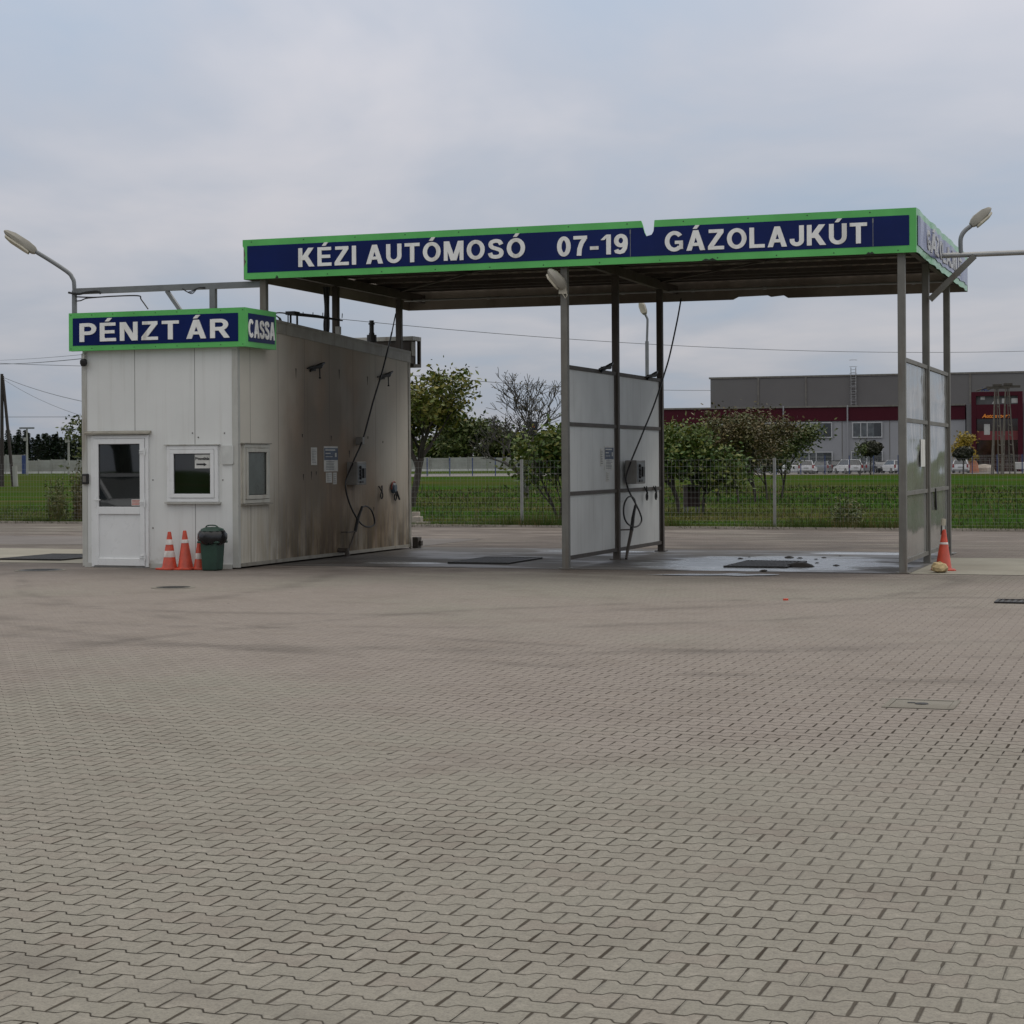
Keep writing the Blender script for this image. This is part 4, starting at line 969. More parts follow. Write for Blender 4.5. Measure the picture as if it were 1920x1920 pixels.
# ------------------------------------------------------------------ lamps and beams
def lamp_head(t, p, d, up, Ln=.62, w_=.17, name='lamp_head'):
    """luminaire starting at p, pointing along d; up = shell side"""
    d = Vector(d).normalized(); up = Vector(up); up = (up - d * up.dot(d)).normalized(); x = d.cross(up)
    def ring(s_, hw, hu, hd): return [p + d * s_ + x * a * hw + up * b_ for a, b_ in ((-1, 0), (-.8, hu * .8), (0, hu), (.8, hu * .8), (1, 0), (.75, -hd), (-.75, -hd))]
    p = Vector(p); prof = [(0, .045, .05, .03), (.05, .08, .08, .05), (.30 * Ln, w_ / 2, .10, .06), (.7 * Ln, w_ / 2 * 1.05, .09, .05), (.93 * Ln, w_ / 2 * .75, .05, .03), (Ln, w_ / 4, .02, .01)]
    vs = []; fs = []
    for r_ in prof: vs += ring(*r_)
    n = 7
    for i in range(len(prof) - 1):
        for k in range(n): fs.append((i * n + k, i * n + (k + 1) % n, (i + 1) * n + (k + 1) % n, (i + 1) * n + k))
    fs += [tuple(range(n))[::-1], tuple(range((len(prof) - 1) * n, len(prof) * n))]
    m = MB(); m.add(vs, fs); m.build(name, M['lampshell'], t, smooth=True)
    m = MB(); q = [p + d * s_ * Ln + x * a * w_ * .42 - up * (.062 if s_ < .8 else .045) for s_, a in ((.14, -.7), (.14, .7), (.30, 1), (.72, 1), (.9, .6), (.9, -.6), (.72, -1), (.30, -1))]
    k = len(q); m.add(q + [c - up * .03 for c in q], [tuple(range(k)), tuple(range(k, 2 * k))[::-1]] + [(i, (i + 1) % k, (i + 1) % k + k, i + k) for i in range(k)]); m.build('lens', M['lens'], t, smooth=False)
W = lambda v: v
# left: steel arm frame over the hut, with a lamp mast
u145 = onv(140, 545, 0)[0]; zbm = (onv(145, 547, 0)[1] + onv(470, 533, 0)[1]) / 2
bt = thing('roof_gantry', 'grey box-section beam running over the hut roof from the canopy to the left lamp', 'gantry', S(PU[0] - .1, 0, 4.0)); bo = (PU[0] - .1, 0, 4.0)
m = MB(bo); m.box(u145 + .03, PU[0] - .08, -.04, .04, zbm - .05, zbm + .05); m.build('beam', M['galv_g'], bt)
up_ = onv(400, 560, 0)[0]; m = MB(bo); m.box(up_ - .05, up_ + .05, -.045, .045, 4.0, zbm - .051); m.build('upright', M['galv_g'], bt)
ua, ub = onv(313, 545, 0)[0], onv(348, 577, 0)[0]; m = MB(bo); m.bar((ua, 0, zbm - .05), (ub + .1, 0, 3.98), .06, .06); m.build('strut', M['galv_g'], bt)
m = MB(bo)
for k in range(3):
    x0_ = onv(345, 545, 0)[0]; m.tube(cr_smooth([(x0_, -.05, zbm - .03), (x0_ + .12 + .03 * k, -.07, zbm - .09 - .015 * k), (x0_ + .3, -.07, zbm - .03), (x0_ + .42, -.05, zbm - .04 + .01 * k)]), .008, 5)
m.tube(cr_smooth([(onv(px, py, 0)[0], -.06, onv(px, py, 0)[1]) for px, py in ((146, 557), (180, 558), (215, 556), (262, 555), (268, 562), (281, 580))], 5), .012, 5)
m.tube(cr_smooth([(onv(px, py, 0)[0], -.06, onv(px, py, 0)[1]) for px, py in ((132, 549), (150, 552), (165, 549), (185, 547), (192, 551))], 5), .020, 5)
m.tube(cr_smooth([(onv(px, py, 0)[0], -.06, onv(px, py, 0)[1]) for px, py in ((146, 565), (155, 564), (165, 560), (185, 558))], 5), .011, 5)
m.build('cables', M['black'], bt)
lt = thing('yard_lamp', 'large street lamp on a bent grey mast rising behind the hut sign', 'street lamp', S(u145, 0, 3.9), rz=0)
og = S(u145, 0, 3.9); Yl = og.y
pts = [at(139.5, 585, Yl), at(139.5, 545, Yl), at(138.5, 528, Yl), at(135, 520, Yl), at(128, 511, Yl), at(100, 492, Yl), at(64, 470, Yl)]
pts[0] = Vector((pts[1].x, pts[1].y, 3.62)); 
m = MB(og); m.tube([pts[0], pts[1]], .045, 10); m.tube(cr_smooth(pts[1:], 4), .036, 10); m.build('mast', M['galv_g'], lt)
a_l, b_l = at(67, 473, Yl), at(8, 434, Yl); lamp_head(lt, a_l - og, b_l - a_l, (0, .25, 1), (b_l - a_l).length, .2)
# right: pipe, strut, lamp
v2 = PV[1]; u0_, zp = onv(1765, 479.5, v2); 
rt = thing('support_pipe', 'galvanised pipe with a diagonal strut reaching right from the canopy end post', 'steel pipe', S(PU[2], v2, 4.5)); ro = (PU[2], v2, 4.5)
m = MB(ro); m.tube([(CU1 + .03, v2, zp), (CU1 + 6, v2, zp)], .042, 12); m.build('pipe', M['galv'], rt)
us, zs = onv(1745, 563, v2); ue, ze = onv(1828, 487, v2); m = MB(ro); m.bar((us, v2 - .10, zs), (ue, v2 - .05, zp - .03), .09, .09); m.build('strut', M['steel'], rt)
ul = onv(1802, 470, v2)[0]; og = S(ul, v2, zp); Yl = og.y
lt = thing('yard_lamp', 'street lamp on a short bent arm above the pipe at the canopy end', 'street lamp', og, rz=0)
pts = [at(1802, 479, Yl), at(1801, 452, Yl), at(1804, 440, Yl), at(1811, 431, Yl), at(1820, 424, Yl)]
m = MB(og); m.tube(cr_smooth(pts, 4), .036, 10); m.build('arm', M['galv_g'], lt)
a_l, b_l = at(1821, 423, Yl), at(1858, 391, Yl); lamp_head(lt, a_l - og, b_l - a_l, (-.3, .2, 1), (b_l - a_l).length, .17)
# floodlight on the centre post
og = S(0, -.11, onv(1062, 540, -.11)[1]); fl = thing('floodlight', 'off-white floodlight head tilted up on the centre front post', 'floodlight', og, rz=0)
m = MB(); m.box(-.06, .06, -.02, .03, -.09, .07); m.tube([(.0, -.02, -.09), (.04, -.04, -.16), (.07, -.02, -.12), (.06, .0, -.04)], .008, 6); m.build('bracket', M['lens'], fl)
a_l, b_l = at(1058, 541, og.y), at(1031, 509, og.y); lamp_head(fl, a_l - og + Vector((0, -.03, 0)), b_l - a_l, (.5, -.25, 1), (b_l - a_l).length * 1.1, .20)
# street lamp behind the fence
Yf = 55.0; bx2 = at(1213, 700, Yf); t = thing('yard_lamp', 'slender street lamp seen between the partition posts under the canopy edge', 'street lamp', (bx2.x, Yf, 0), rz=0)
og = Vector((bx2.x, Yf, 0)); m = MB(og)
m.tube([og, at(1213, 640, Yf)], .055, 8); m.tube(cr_smooth([at(1213, 640, Yf), at(1214, 605, Yf), at(1213.5, 597, Yf), at(1210, 590, Yf)], 4), .035, 8); m.build('mast', M['galv_g'], t)
a_l, b_l = at(1210, 590, Yf), at(1201, 566, Yf); lamp_head(t, a_l - og, b_l - a_l, (.2, 1, .4), (b_l - a_l).length, .2)

# ------------------------------------------------------------------ cones, bin, stone
def cone(name, px, py, h, kind, label, group='traffic cones', tilt=(0, 0)):
    p = G(px, py); t = thing(name, label, 'traffic cone', p, rz=A + rnd.uniform(-.4, .4), group=group)
    t.rotation_euler[0], t.rotation_euler[1] = tilt
    rb, rt_ = .115 * h / .6, .028
    zf = .03
    def r_at(z): return rb + (rt_ - rb) * (z - zf) / (h - zf)
    m = MB(); s_ = rb * 1.5
    m.prism([(-s_ * .8, -s_), (s_ * .8, -s_), (s_, -s_ * .8), (s_, s_ * .8), (s_ * .8, s_), (-s_ * .8, s_), (-s_, s_ * .8), (-s_, -s_ * .8)], 0, .028); m.build('base', M['red'], t, bevel=.006)
    m = MB(); m.lathe([(rb + .02, zf - .002), (rb, zf + .02), (rt_, h - .01), (rt_ - .006, h), (rt_ - .01, h - .02)], n=24); m.build('body', M['red'], t, smooth=True)
    for (a, b_) in kind:
        m = MB(); m.lathe([(r_at(a * h) + .001, a * h), (r_at(a * h) + .003, a * h + .002), (r_at(b_ * h) + .003, b_ * h - .002), (r_at(b_ * h) + .001, b_ * h)], n=24); m.build('band', M['cwhite'], t, smooth=True)
    return t
cone('traffic_cone', 318, 1068, .60, ((.33, .50), (.66, .80)), 'orange cone with two scuffed white bands, nearest the hut door')
cone('traffic_cone', 348, 1068, .62, ((.68, .77),), 'tallest orange cone with one faint pale band, in the middle of the row', tilt=(0, -.02))
cone('traffic_cone', 373, 1068, .42, ((.40, .62),), 'short orange cone with one broad white band, tucked against the green bin')
c4 = cone('traffic_cone', 1769, 1070, .62, ((.64, .69),), 'lone orange cone with a stick in its top beside the yellow stone', tilt=(0, .02))
p = G(1769, 1070); t = thing('wooden_stick', 'pale worn stick pushed into the top of the lone cone by the right partition', 'stick', (p.x, p.y, .58))
m = MB(); m.tube([(0, 0, -.2), (.0, 0, .12)], .02, 8); m.build('shaft', M['paper'], t); m = MB(); m.tube([(0, 0, .10), (0.01, 0, .2)], .035, 8); m.build('knob', M['lens'], t); m = MB(); m.tube([(-.03, 0, -.04), (-.02, 0, .14)], .012, 6); m.build('cord', M['black'], t)
m = MB(); m.lathe([(.06, 0), (.13, .03), (.15, .08), (.10, .14), (.001, .155)], n=9)
m.v = [(x * (1 + rnd.uniform(-.22, .22)), y * .8 * (1 + rnd.uniform(-.2, .2)), z * (1 + rnd.uniform(-.15, .15))) for x, y, z in m.v]
p = G(1763, 1074.5); tag(m.build('stone', M['stone'], p=(p.x, p.y, .006), rz=.5), 'rough yellowish stone lying at the foot of the lone orange cone', 'stone')
# bin with bag
p = G(398.5, 1069.5); t = thing('rubbish_bin', 'dark green plastic bin with a black bag round its rim and raised lid handle', 'rubbish bin', p)
def taper(m, w0, w1, d0_, d1_, z0, z1):
    vs = [(a * w0, b_ * d0_, z0) for a, b_ in ((-1, -1), (1, -1), (1, 1), (-1, 1))] + [(a * w1, b_ * d1_, z1) for a, b_ in ((-1, -1), (1, -1), (1, 1), (-1, 1))]
    m.add(vs, [(3, 2, 1, 0), (4, 5, 6, 7), (0, 1, 5, 4), (1, 2, 6, 5), (2, 3, 7, 6), (3, 0, 4, 7)])
m = MB(); taper(m, .125, .150, .125, .15, .0, .50); m.build('body', M['bin'], t, bevel=.02)
m = MB(); taper(m, .185, .185, .17, .17, .43, .465); m.build('rim', M['bin'], t, bevel=.01)
m = MB(); prof = [(.165, .40), (.215, .44), (.235, .50), (.232, .57), (.20, .62), (.16, .64)]; m.lathe(prof, n=36)
m.v = [(x * (1 + .10 * noise.noise(Vector((x * 14, y * 14, z * 14)))), y * .92 * (1 + .10 * noise.noise(Vector((x * 14, y * 14, z * 16)))), z + .03 * noise.noise(Vector((x * 12, y * 12, 3)))) for x, y, z in m.v]; m.build('bin_bag', pm('bag_black', (.008, .008, .009), .28), t, smooth=True)
m = MB(); m.lathe([(.19, .62), (.175, .655), (.10, .68), (.001, .685)], n=28); m.build('lid', M['bin'], t, smooth=True)
m = MB(); m.tube(cr_smooth([(-.11, -.02, .66), (-.08, -.02, .70), (0, -.02, .71), (.08, -.02, .70), (.12, -.02, .66)]), .011, 8); m.build('handle', M['bin'], t)
# rubble by the rear corner of the hut
p = G(783, 984); m = MB(); m.box(-.12, .12, -.1, .1, 0, .22); m.box(-.22, -.02, .12, .25, 0, .34); tag(m.build('concrete_block', M['brick'], p=(p.x, p.y, 0), rz=A, bevel=.01), 'pale broken concrete block standing behind the rear corner of the hut', 'block')
p = G(800, 985.5); m = MB(); m.prism([(-.3, -.1), (.35, -.12), (.3, .15), (-.25, .2)], 0, .04); m.prism([(-.28, 0), (.1, -.05), (.05, .2), (-.2, .22)], .05, .10); tag(m.build('broken_slab', M['brick'], p=(p.x, p.y, 0), rz=.2), 'flat broken concrete slab pieces on the kerb behind the hut', 'rubble')
v_, z_ = onu(778, 1022, HU1); m = MB(); m.box(0, .12, 0, .2, 0, .22); m.box(.12, .17, .05, .15, .05, .15); tag(m.build('drain_box', M['steel_d'], p=S(HU1 + .02, HV1 + .02, 0), rz=A, bevel=.01), 'dark brown pipe box at the foot of the hut rear corner', 'pipe box')

# ------------------------------------------------------------------ field fence
fz = 1.72
fA = kA + kn * .35; fB = kB + kn * .35; fL = kL + kn * .35
def ln_px(px, P0, D):
    d = ray(px, CY); # intersect vertical plane through camera and px with the line
    # P0 + D s = t*(d.x,1)
    den_ = D.x - d.x * D.y; s_ = (d.x * P0.y - P0.x) / den_; return s_
fs0 = [ln_px(px, fL, kd) for px in (140, 978, 1452)]
step = (fs0[2] - fs0[1]); 
fence = thing('wire_fence', 'low galvanised wire mesh fence along the kerb behind the wash bays', 'fence', fL, rz=math.atan2(kd.y, kd.x))
m = MB()
s0 = fs0[1] - step * int(fs0[1] / step); s1 = (kR - kL).length
zz = [0.05, .12, .2, .29, .39, .50, .62, .75, .89, 1.04, 1.2, 1.36, 1.52, 1.68]
for z in zz: m.bar((0, 0, z), (s1, 0, z), .0036)
x = 0.0
while x < s1:
    if 22 < x < 75: m.bar((x, .004, .05), (x, .004, 1.68), .0027)
    x += .10
m.build('mesh', M['galv'], fence)
x = s0
while x < s1:
    m = MB(); m.box(x - .032, x + .032, -.03, .03, 0, fz); m.box(x - .008, x + .008, -.036, -.03, .1, fz - .02); m.build('post', M['galv'], fence); x += step

# ------------------------------------------------------------------ far blue-post fence
bA, bB = at(700, 870, 213), at(2050, 870, 200); bd = (bB - bA).normalized(); bl = (bB - bA).length
for p_ in (bA, bB): p_.z = 0
t = thing('panel_fence', 'far mesh panel fence with blue posts in front of the parked cars', 'fence', Vector((bA.x, bA.y, 0)), rz=math.atan2(bB.y - bA.y, bB.x - bA.x))
m = MB(); bl = math.hypot(bB.x - bA.x, bB.y - bA.y)
for z in (.2, .6, 1.0, 1.4, 1.8, 1.92): m.bar((0, 0, z), (bl, 0, z), .02)
x = 0
while x < bl: m.bar((x, .02, .1), (x, .02, 1.92), .008); x += .25
m.build('mesh', M['galv'], t)
blue = pm('blue_paint', (.02, .045, .15), .5); x = 1.0
while x < bl: m = MB(); m.box(x - .05, x + .05, -.05, .05, 0, 2.0); m.build('post', blue, t); x += 2.55

# ------------------------------------------------------------------ concrete slab walls far left / centre
M['precast'] = concrete_mat('precast_wall', (.34, .35, .32), (.22, .2, .17))
def slabwall(px0, px1, Y, h, label, n):
    a, b_ = at(px0, 870, Y), at(px1, 870, Y); L_ = b_.x - a.x
    t = thing('precast_wall', label, 'wall', (a.x, Y, 0), rz=0); m = MB(); k = 0; x = 0; stp = L_ / n
    for i in range(n):
        hh_ = h * (.94 + .06 * ((i * 7) % 3) / 2); q_ = (hh_ - .36) / 4
        for j in range(4): m.box(i * stp + .121, (i + 1) * stp - .121, -.06 + .012 * (j % 2), .06, .36 + j * q_ + .02, .36 + (j + 1) * q_ - .02)
        m.box(i * stp + .121, (i + 1) * stp - .121, -.03, .03, .36, hh_ - .03)
    m.build('slabs', M['precast'], t); m = MB(); m.box(0, L_, -.1, .1, 0, .35); m.build('base', pm('white_base', (.6, .6, .57), .7), t)
    for i in range(n + 1): m = MB(); m.box(i * stp - .08, i * stp + .08, -.12, .12, 0, h + .05); m.build('post', M['precast'], t)
slabwall(700, 985, 312, 2.3, 'pale precast concrete wall beyond the meadow behind the leafy tree', 8)
slabwall(-60, 46, 312, 3.1, 'tall pale precast concrete wall at the far left edge beside the blue post', 3)
slabwall(48, 170, 316, 2.3, 'lower grey precast wall with a white base below the forest at far left', 5)
p = at(46, 888, 309); m = MB(); m.box(-.35, .35, -.3, .3, 0, 3.0); tag(m.build('blue_post', blue, p=(p.x, 309, 0)), 'thick blue post between the two far precast walls at left', 'post')

# ------------------------------------------------------------------ trees
M['bark'] = pm('bark', (.045, .036, .028), .9, 0, .4, 4, bump=.4)
M['bark_g'] = pm('bark_grey', (.060, .055, .048), .9, 0, .4, 4, bump=.4)
LM = {
 'olive': leafmat('leaf_olive', (.065, .095, .014), (.115, .125, .020), (.22, .18, .03)),
 'dark': leafmat('leaf_dark', (.038, .064, .014), (.064, .086, .020), (.11, .11, .03)),
 'fruit': leafmat('leaf_fruit', (.036, .078, .010), (.072, .105, .015), (.17, .165, .03)),
 'brown': leafmat('leaf_brown', (.060, .068, .018), (.075, .055, .020), (.12, .085, .028)),
 'yellow': leafmat('leaf_yellow', (.28, .20, .02), (.22, .17, .02), (.35, .24, .03)),
 'pine': leafmat('leaf_pine', (.010, .022, .010), (.016, .030, .012), (.028, .036, .014), .15),
 'ball': leafmat('leaf_clipped', (.014, .018, .008), (.022, .022, .010), (.03, .03, .014)),
 'weed': leafmat('leaf_weed', (.05, .085, .015), (.075, .085, .02), (.12, .09, .03)),
}
def tree(name, p, h, spread, leaf, label, cat='tree', leaves=3500, ls=.09, trunk_h=.28, r0=.09, levels=4, seed=1, bark='bark', up=.55, lean=(0, 0), group=None, forks=(3, 4), low=0.0, clump=.45, tips_only=True, twig=0, stems=1, rmin=0):
    rg = random.Random(seed); t = thing(name, label, cat, p, rz=0, group=group)
    tm = MB(); tips = []
    def grow(q, d, L_, r, lv):
        n = 4; pts = [q]; dd = d.copy()
        for i in range(n):
            dd = (dd + Vector((rg.uniform(-1, 1), rg.uniform(-1, 1), rg.uniform(-.3, .6))) * .16).normalized()
            pts.append(pts[-1] + dd * L_ / n)
        e_ = r * (.62 if lv else .4)
        tm.tube(pts, [max(rmin, r + (e_ - r) * i / n) for i in range(n + 1)], 6 if lv > 2 else (4 if lv > 0 else 3), False)
        if lv <= 1: tips.extend([(x, lv) for x in pts[2:]])
        if lv <= 0: return
        k = rg.randint(*forks)
        for i in range(k):
            az = 6.283 * (i + rg.random() * .7) / k; tilt = rg.uniform(.35, .95) * (1.1 - up * .35)
            b_ = Vector((math.cos(az), math.sin(az), 0)); b_ = (b_ - dd * b_.dot(dd)).normalized()
            nd_ = (dd * math.cos(tilt) + b_ * math.sin(tilt) + Vector((0, 0, up * .35))).normalized()
            st_ = pts[rg.randint(2, n)] if i else pts[-1]
            grow(st_, nd_, L_ * rg.uniform(.62, .86), e_ * rg.uniform(.7, .95), lv - 1)
    for s_ in range(stems):
        d0_ = Vector((lean[0] + (rg.uniform(-.35, .35) if stems > 1 else 0), lean[1] + (rg.uniform(-.35, .35) if stems > 1 else 0), 1)).normalized()
        grow(Vector((0, 0, -.05)), d0_, h * trunk_h, r0, levels)
    # fit size
    zmax = max(v[2] for v in tm.v); xs = sorted(v[0] for v in tm.v); half = (xs[-1] - xs[0]) / 2
    kz = h / zmax; kx = spread / half
    def fit(v):
        f_ = min(1, max(0, v[2] / (h * trunk_h)))
        k_ = 1 + (kx - 1) * f_
        return (v[0] * k_, v[1] * k_, v[2] * kz)
    tm.v = [fit(v) for v in tm.v]; tp = [(Vector(fit(a)), l) for a, l in tips]
    tm.build('trunk', M[bark], t)
    if leaves:
        lm = MB(); vs = []; fs = []
        for i in range(leaves):
            c, l_ = tp[rg.randrange(len(tp))]
            if low and c.z < low * h and rg.random() < .7: continue
            c = c + Vector((rg.gauss(0, 1), rg.gauss(0, 1), rg.gauss(0, .8))) * clump * (.5 + .5 * rg.random())
            if c.z < h * trunk_h * .7: continue
            a = Vector((rg.gauss(0, 1), rg.gauss(0, 1), rg.gauss(0, .7))).normalized(); b_ = a.cross(Vector((rg.gauss(0, 1), rg.gauss(0, 1), rg.gauss(0, 1)))).normalized()
            s_ = ls * rg.uniform(.6, 1.4); k = len(vs)
            vs += [c - a * s_, c + b_ * s_ * .5, c + a * s_, c - b_ * s_ * .5]; fs.append((k, k + 1, k + 2, k + 3))
        lm.v = [tuple(v) for v in vs]; lm.f = fs; lm.mi = [0] * len(fs)
        me = bpy.data.meshes.new('crown'); me.from_pydata(lm.v, [], fs); me.materials.append(LM[leaf]); o = bpy.data.objects.new('crown', me); col.objects.link(o); o.parent = t
    return t
def gpx(px, Y): q = at(px, 900, Y); return Vector((q.x, Y, 0))
def hz(py, px, Y): return at(px, py, Y).z
# big olive tree right of the hut
tree('leafy_tree', gpx(772, 72), hz(698, 790, 72), 2.0, 'olive', 'tall olive and yellow leafed tree rising just right of the hut', leaves=6500, ls=.10, r0=.13, seed=5, levels=4, lean=(.12, 0), clump=.30, low=.25)
tree('bare_tree', gpx(985, 88), hz(686, 990, 88), 3.2, 'brown', 'nearly bare tree with fine twigs left of the centre post', leaves=380, ls=.06, r0=.15, seed=17, levels=6, trunk_h=.22, forks=(3, 3), bark='bark_g', clump=.15, up=.60, rmin=.009)
tree('round_tree', gpx(880, 345), hz(783, 880, 345), 5.4, 'dark', 'dark rounded tree behind the far concrete wall', leaves=6500, ls=.40, r0=.4, seed=21, levels=4, clump=1.3, trunk_h=.12)
tree('round_tree', gpx(935, 360), hz(822, 925, 360), 6.0, 'dark', 'lower dark tree beyond the meadow behind the bare tree', leaves=6500, ls=.40, r0=.4, seed=22, levels=4, clump=1.3, trunk_h=.12)
tree('round_tree', gpx(800, 350), hz(832, 800, 350), 6.0, 'fruit', 'bushy green tree low behind the olive tree beside the hut', leaves=6500, ls=.40, r0=.4, seed=23, levels=4, clump=1.3, trunk_h=.12)
tree('round_tree', gpx(1015, 340), hz(822, 1010, 340), 5.8, 'fruit', 'green tree beyond the meadow behind the dark signboard', leaves=6500, ls=.40, r0=.4, seed=24, levels=4, clump=1.3, trunk_h=.12)
tree('fruit_bush', gpx(1048, 52), hz(790, 1040, 52), 1.2, 'fruit', 'dense dark green bush with several stems just left of the centre post', leaves=4200, ls=.075, r0=.05, seed=31, levels=3, clump=.26, stems=4, trunk_h=.30)
# orchard
orch = [(1272, 60, 812, 1.25, 'fruit', 'green orchard tree nearest the rear post of the frosted partition'), (1318, 61, 815, 1.15, 'fruit', 'green orchard tree with a forked trunk right of the brown hive box'),
 (1346, 78, 800, 1.2, 'dark', 'dark thin-trunked orchard tree behind the forked one'), (1385, 74, 772, 1.35, 'brown', 'tall reddish brown orchard tree in the middle of the row'),
 (1416, 76, 768, 1.4, 'brown', 'tall brownish orchard tree with a thick trunk left of the fence post'), (1438, 80, 790, 1.25, 'brown', 'sparse brown orchard tree directly behind the fence post'),
 (1466, 84, 800, 1.2, 'dark', 'dark orchard tree with a slim trunk right of the fence post'), (1300, 95, 800, 1.7, 'fruit', 'green orchard tree standing further back near the dark red wall'), (1362, 98, 790, 1.6, 'dark', 'dark orchard tree in the back row before the dark red wall')]
for i, (px, Y, py, sp_, lf, lb_) in enumerate(orch):
    tree('orchard_tree', gpx(px, Y), hz(py, px, Y), sp_, lf, lb_, leaves=6500 if lf != 'brown' else 4200, ls=.078 if lf != 'brown' else .068, r0=.045, seed=40 + i, levels=4, clump=.36, trunk_h=.20, group='orchard trees behind the wire fence')
# ball-clipped trees by the hall
for px, py, Yb, r_, lb_, lf in ((1632, 841, 196, .85, 'small tree with a dark clipped ball crown before the hall windows', 'ball'), (1806, 850, 196, .70, 'small tree with a dark clipped ball crown near the hall corner', 'ball')):
    q = at(px, py, Yb); t = thing('ball_tree', lb_, 'tree', (q.x, Yb, 0), rz=0); m = MB(); m.tube([(0, 0, 0), (.05, 0, q.z - .2)], [.09, .06], 6); m.build('trunk', M['bark'], t)
    vs = []; fs = []; rg = random.Random(3)
    for i in range(1500):
        d = Vector((rg.gauss(0, 1), rg.gauss(0, 1), rg.gauss(0, 1))).normalized(); c = Vector((d.x * r_ * 1.35, d.y * r_, q.z + d.z * r_ * .8)) * 1; c += Vector((rg.gauss(0, .08),) * 3)
        a = Vector((rg.gauss(0, 1), rg.gauss(0, 1), rg.gauss(0, 1))).normalized(); b_ = a.cross(d).normalized(); k = len(vs); s_ = .13
        vs += [tuple(c - a * s_), tuple(c + b_ * s_), tuple(c + a * s_), tuple(c - b_ * s_)]; fs.append((k, k + 1, k + 2, k + 3))
    me = bpy.data.meshes.new('crown'); me.from_pydata(vs, [], fs); me.materials.append(LM[lf]); o = bpy.data.objects.new('crown', me); col.objects.link(o); o.parent = t
tree('birch_tree', gpx(1612, 190), hz(820, 1612, 190), .55, 'dark', 'thin pale-barked sapling beside the clipped ball tree', leaves=300, ls=.12, r0=.07, seed=77, levels=3, bark='bark_g', clump=.2, trunk_h=.6)
tree('yellow_tree', gpx(1799, 214), hz(815, 1799, 214), 1.3, 'yellow', 'bright yellow autumn tree at the hall corner right of the canopy', leaves=2200, ls=.16, r0=.1, seed=78, levels=3, clump=.4)
# leafy sprig tree behind the hut's left corner
tree('leafy_tree', gpx(172, 66), hz(766, 160, 66), .75, 'dark', 'small dark-leafed tree peeping out behind the left corner of the hut', leaves=700, ls=.08, r0=.05, seed=80, levels=3, clump=.25, lean=(-.1, 0))
# weeds
def weeds(name, px0, px1, Y0, Y1, h0, h1, n, leaf, label, seed):
    rg = random.Random(seed); vs = []; fs = []; a0 = gpx((px0 + px1) / 2, (Y0 + Y1) / 2)
    for i in range(n):
        Y = rg.uniform(Y0, Y1); px = rg.triangular(px0, px1, (px0 + px1) / 2); b_ = gpx(px, Y) - a0; hh = rg.uniform(h0, h1); lx, ly = rg.uniform(-.2, .2), rg.uniform(-.2, .2)
        for j in range(9):
            f_ = (j + rg.random()) / 9; c = b_ + Vector((lx * f_, ly * f_, hh * f_)); a = Vector((rg.gauss(0, 1), rg.gauss(0, 1), rg.gauss(.5, .6))).normalized(); q = a.cross(Vector((rg.gauss(0, 1), rg.gauss(0, 1), rg.gauss(0, 1)))).normalized(); s_ = .05 * rg.uniform(.5, 1.4)
            k = len(vs); vs += [tuple(c), tuple(c + a * s_ + q * s_ * .4), tuple(c + a * s_ * 2.2), tuple(c + a * s_ - q * s_ * .4)]; fs.append((k, k + 1, k + 2, k + 3))
        k = len(vs); tp = b_ + Vector((lx, ly, hh)); vs += [tuple(b_ + Vector((-.008, 0, 0))), tuple(b_ + Vector((.008, 0, 0))), tuple(tp)]; fs.append((k, k + 1, k + 2))
    me = bpy.data.meshes.new(name); me.from_pydata(vs, [], fs); me.materials.append(LM[leaf]); o = bpy.data.objects.new(name, me); col.objects.link(o); o.location = a0
    return tag(o, label, 'weeds', kind=None)
weeds('weed_clump', 88, 128, 54, 56.5, .5, 1.35, 130, 'weed', 'tall green weeds growing against the wire fence left of the hut', 1)
weeds('weed_clump', 140, 158, 54.5, 56, .8, 1.75, 110, 'brown', 'tall reddish weeds against the left edge of the hut', 2)
weeds('weed_clump', 1560, 1615, 47, 49, .2, .75, 130, 'weed', 'ragged dry weeds at the kerb in front of the right meadow', 3)
# grass blades near the kerb
def grass():
    rg = random.Random(9); vs = []; fs = []
    for i in range(75000):
        s_ = rg.uniform(18, 80); dpt = .02 + 70 * rg.random() ** 4; p = kL + kd * s_ + kn * dpt
        nz = noise.noise(Vector((p.x * .5, p.y * .5, 0))); near = max(0, 1 - dpt / 2.5) if i % 3 else (1.4 if nz > .18 else 0)
        hh = (.05 + .06 * rg.random()) * (1 + .9 * nz) * (1 + 1.3 * near * (.4 + max(0, nz + .3))); wd = .008 + .0007 * dpt
        lx, ly = rg.gauss(0, .06), rg.gauss(0, .06); a = rg.random() * 6.28; ca, sa_ = math.cos(a) * wd, math.sin(a) * wd
        k = len(vs); vs += [(p.x - ca, p.y - sa_, -.02), (p.x + ca, p.y + sa_, -.02), (p.x + lx, p.y + ly, hh)]; fs.append((k, k + 1, k + 2))
    me = bpy.data.meshes.new('grass'); me.from_pydata(vs, [], fs)
    t = NT('grass_blades'); g = t.n('ShaderNodeNewGeometry'); rv = g.outputs['Random Per Island']
    cc = t.mix(t.math('MULTIPLY', rv, .45), field_colour(t, t.obj()), (.085, .115, .032))
    cc = t.mix(t.math('MULTIPLY', t.rng(t.math('ADD', rv, t.math('MULTIPLY', t.rng(t.noise(t.obj(), .5, 3), .45, .65), .35)), .82, 1.1), .8), cc, (.16, .12, .055))
    me.materials.append(t.fin(cc, .8, spec=.1)); o = bpy.data.objects.new('grass', me); col.objects.link(o)
    tag(o, 'green meadow grass with dry tufts beyond the kerb', 'grass', kind='stuff')
grass()
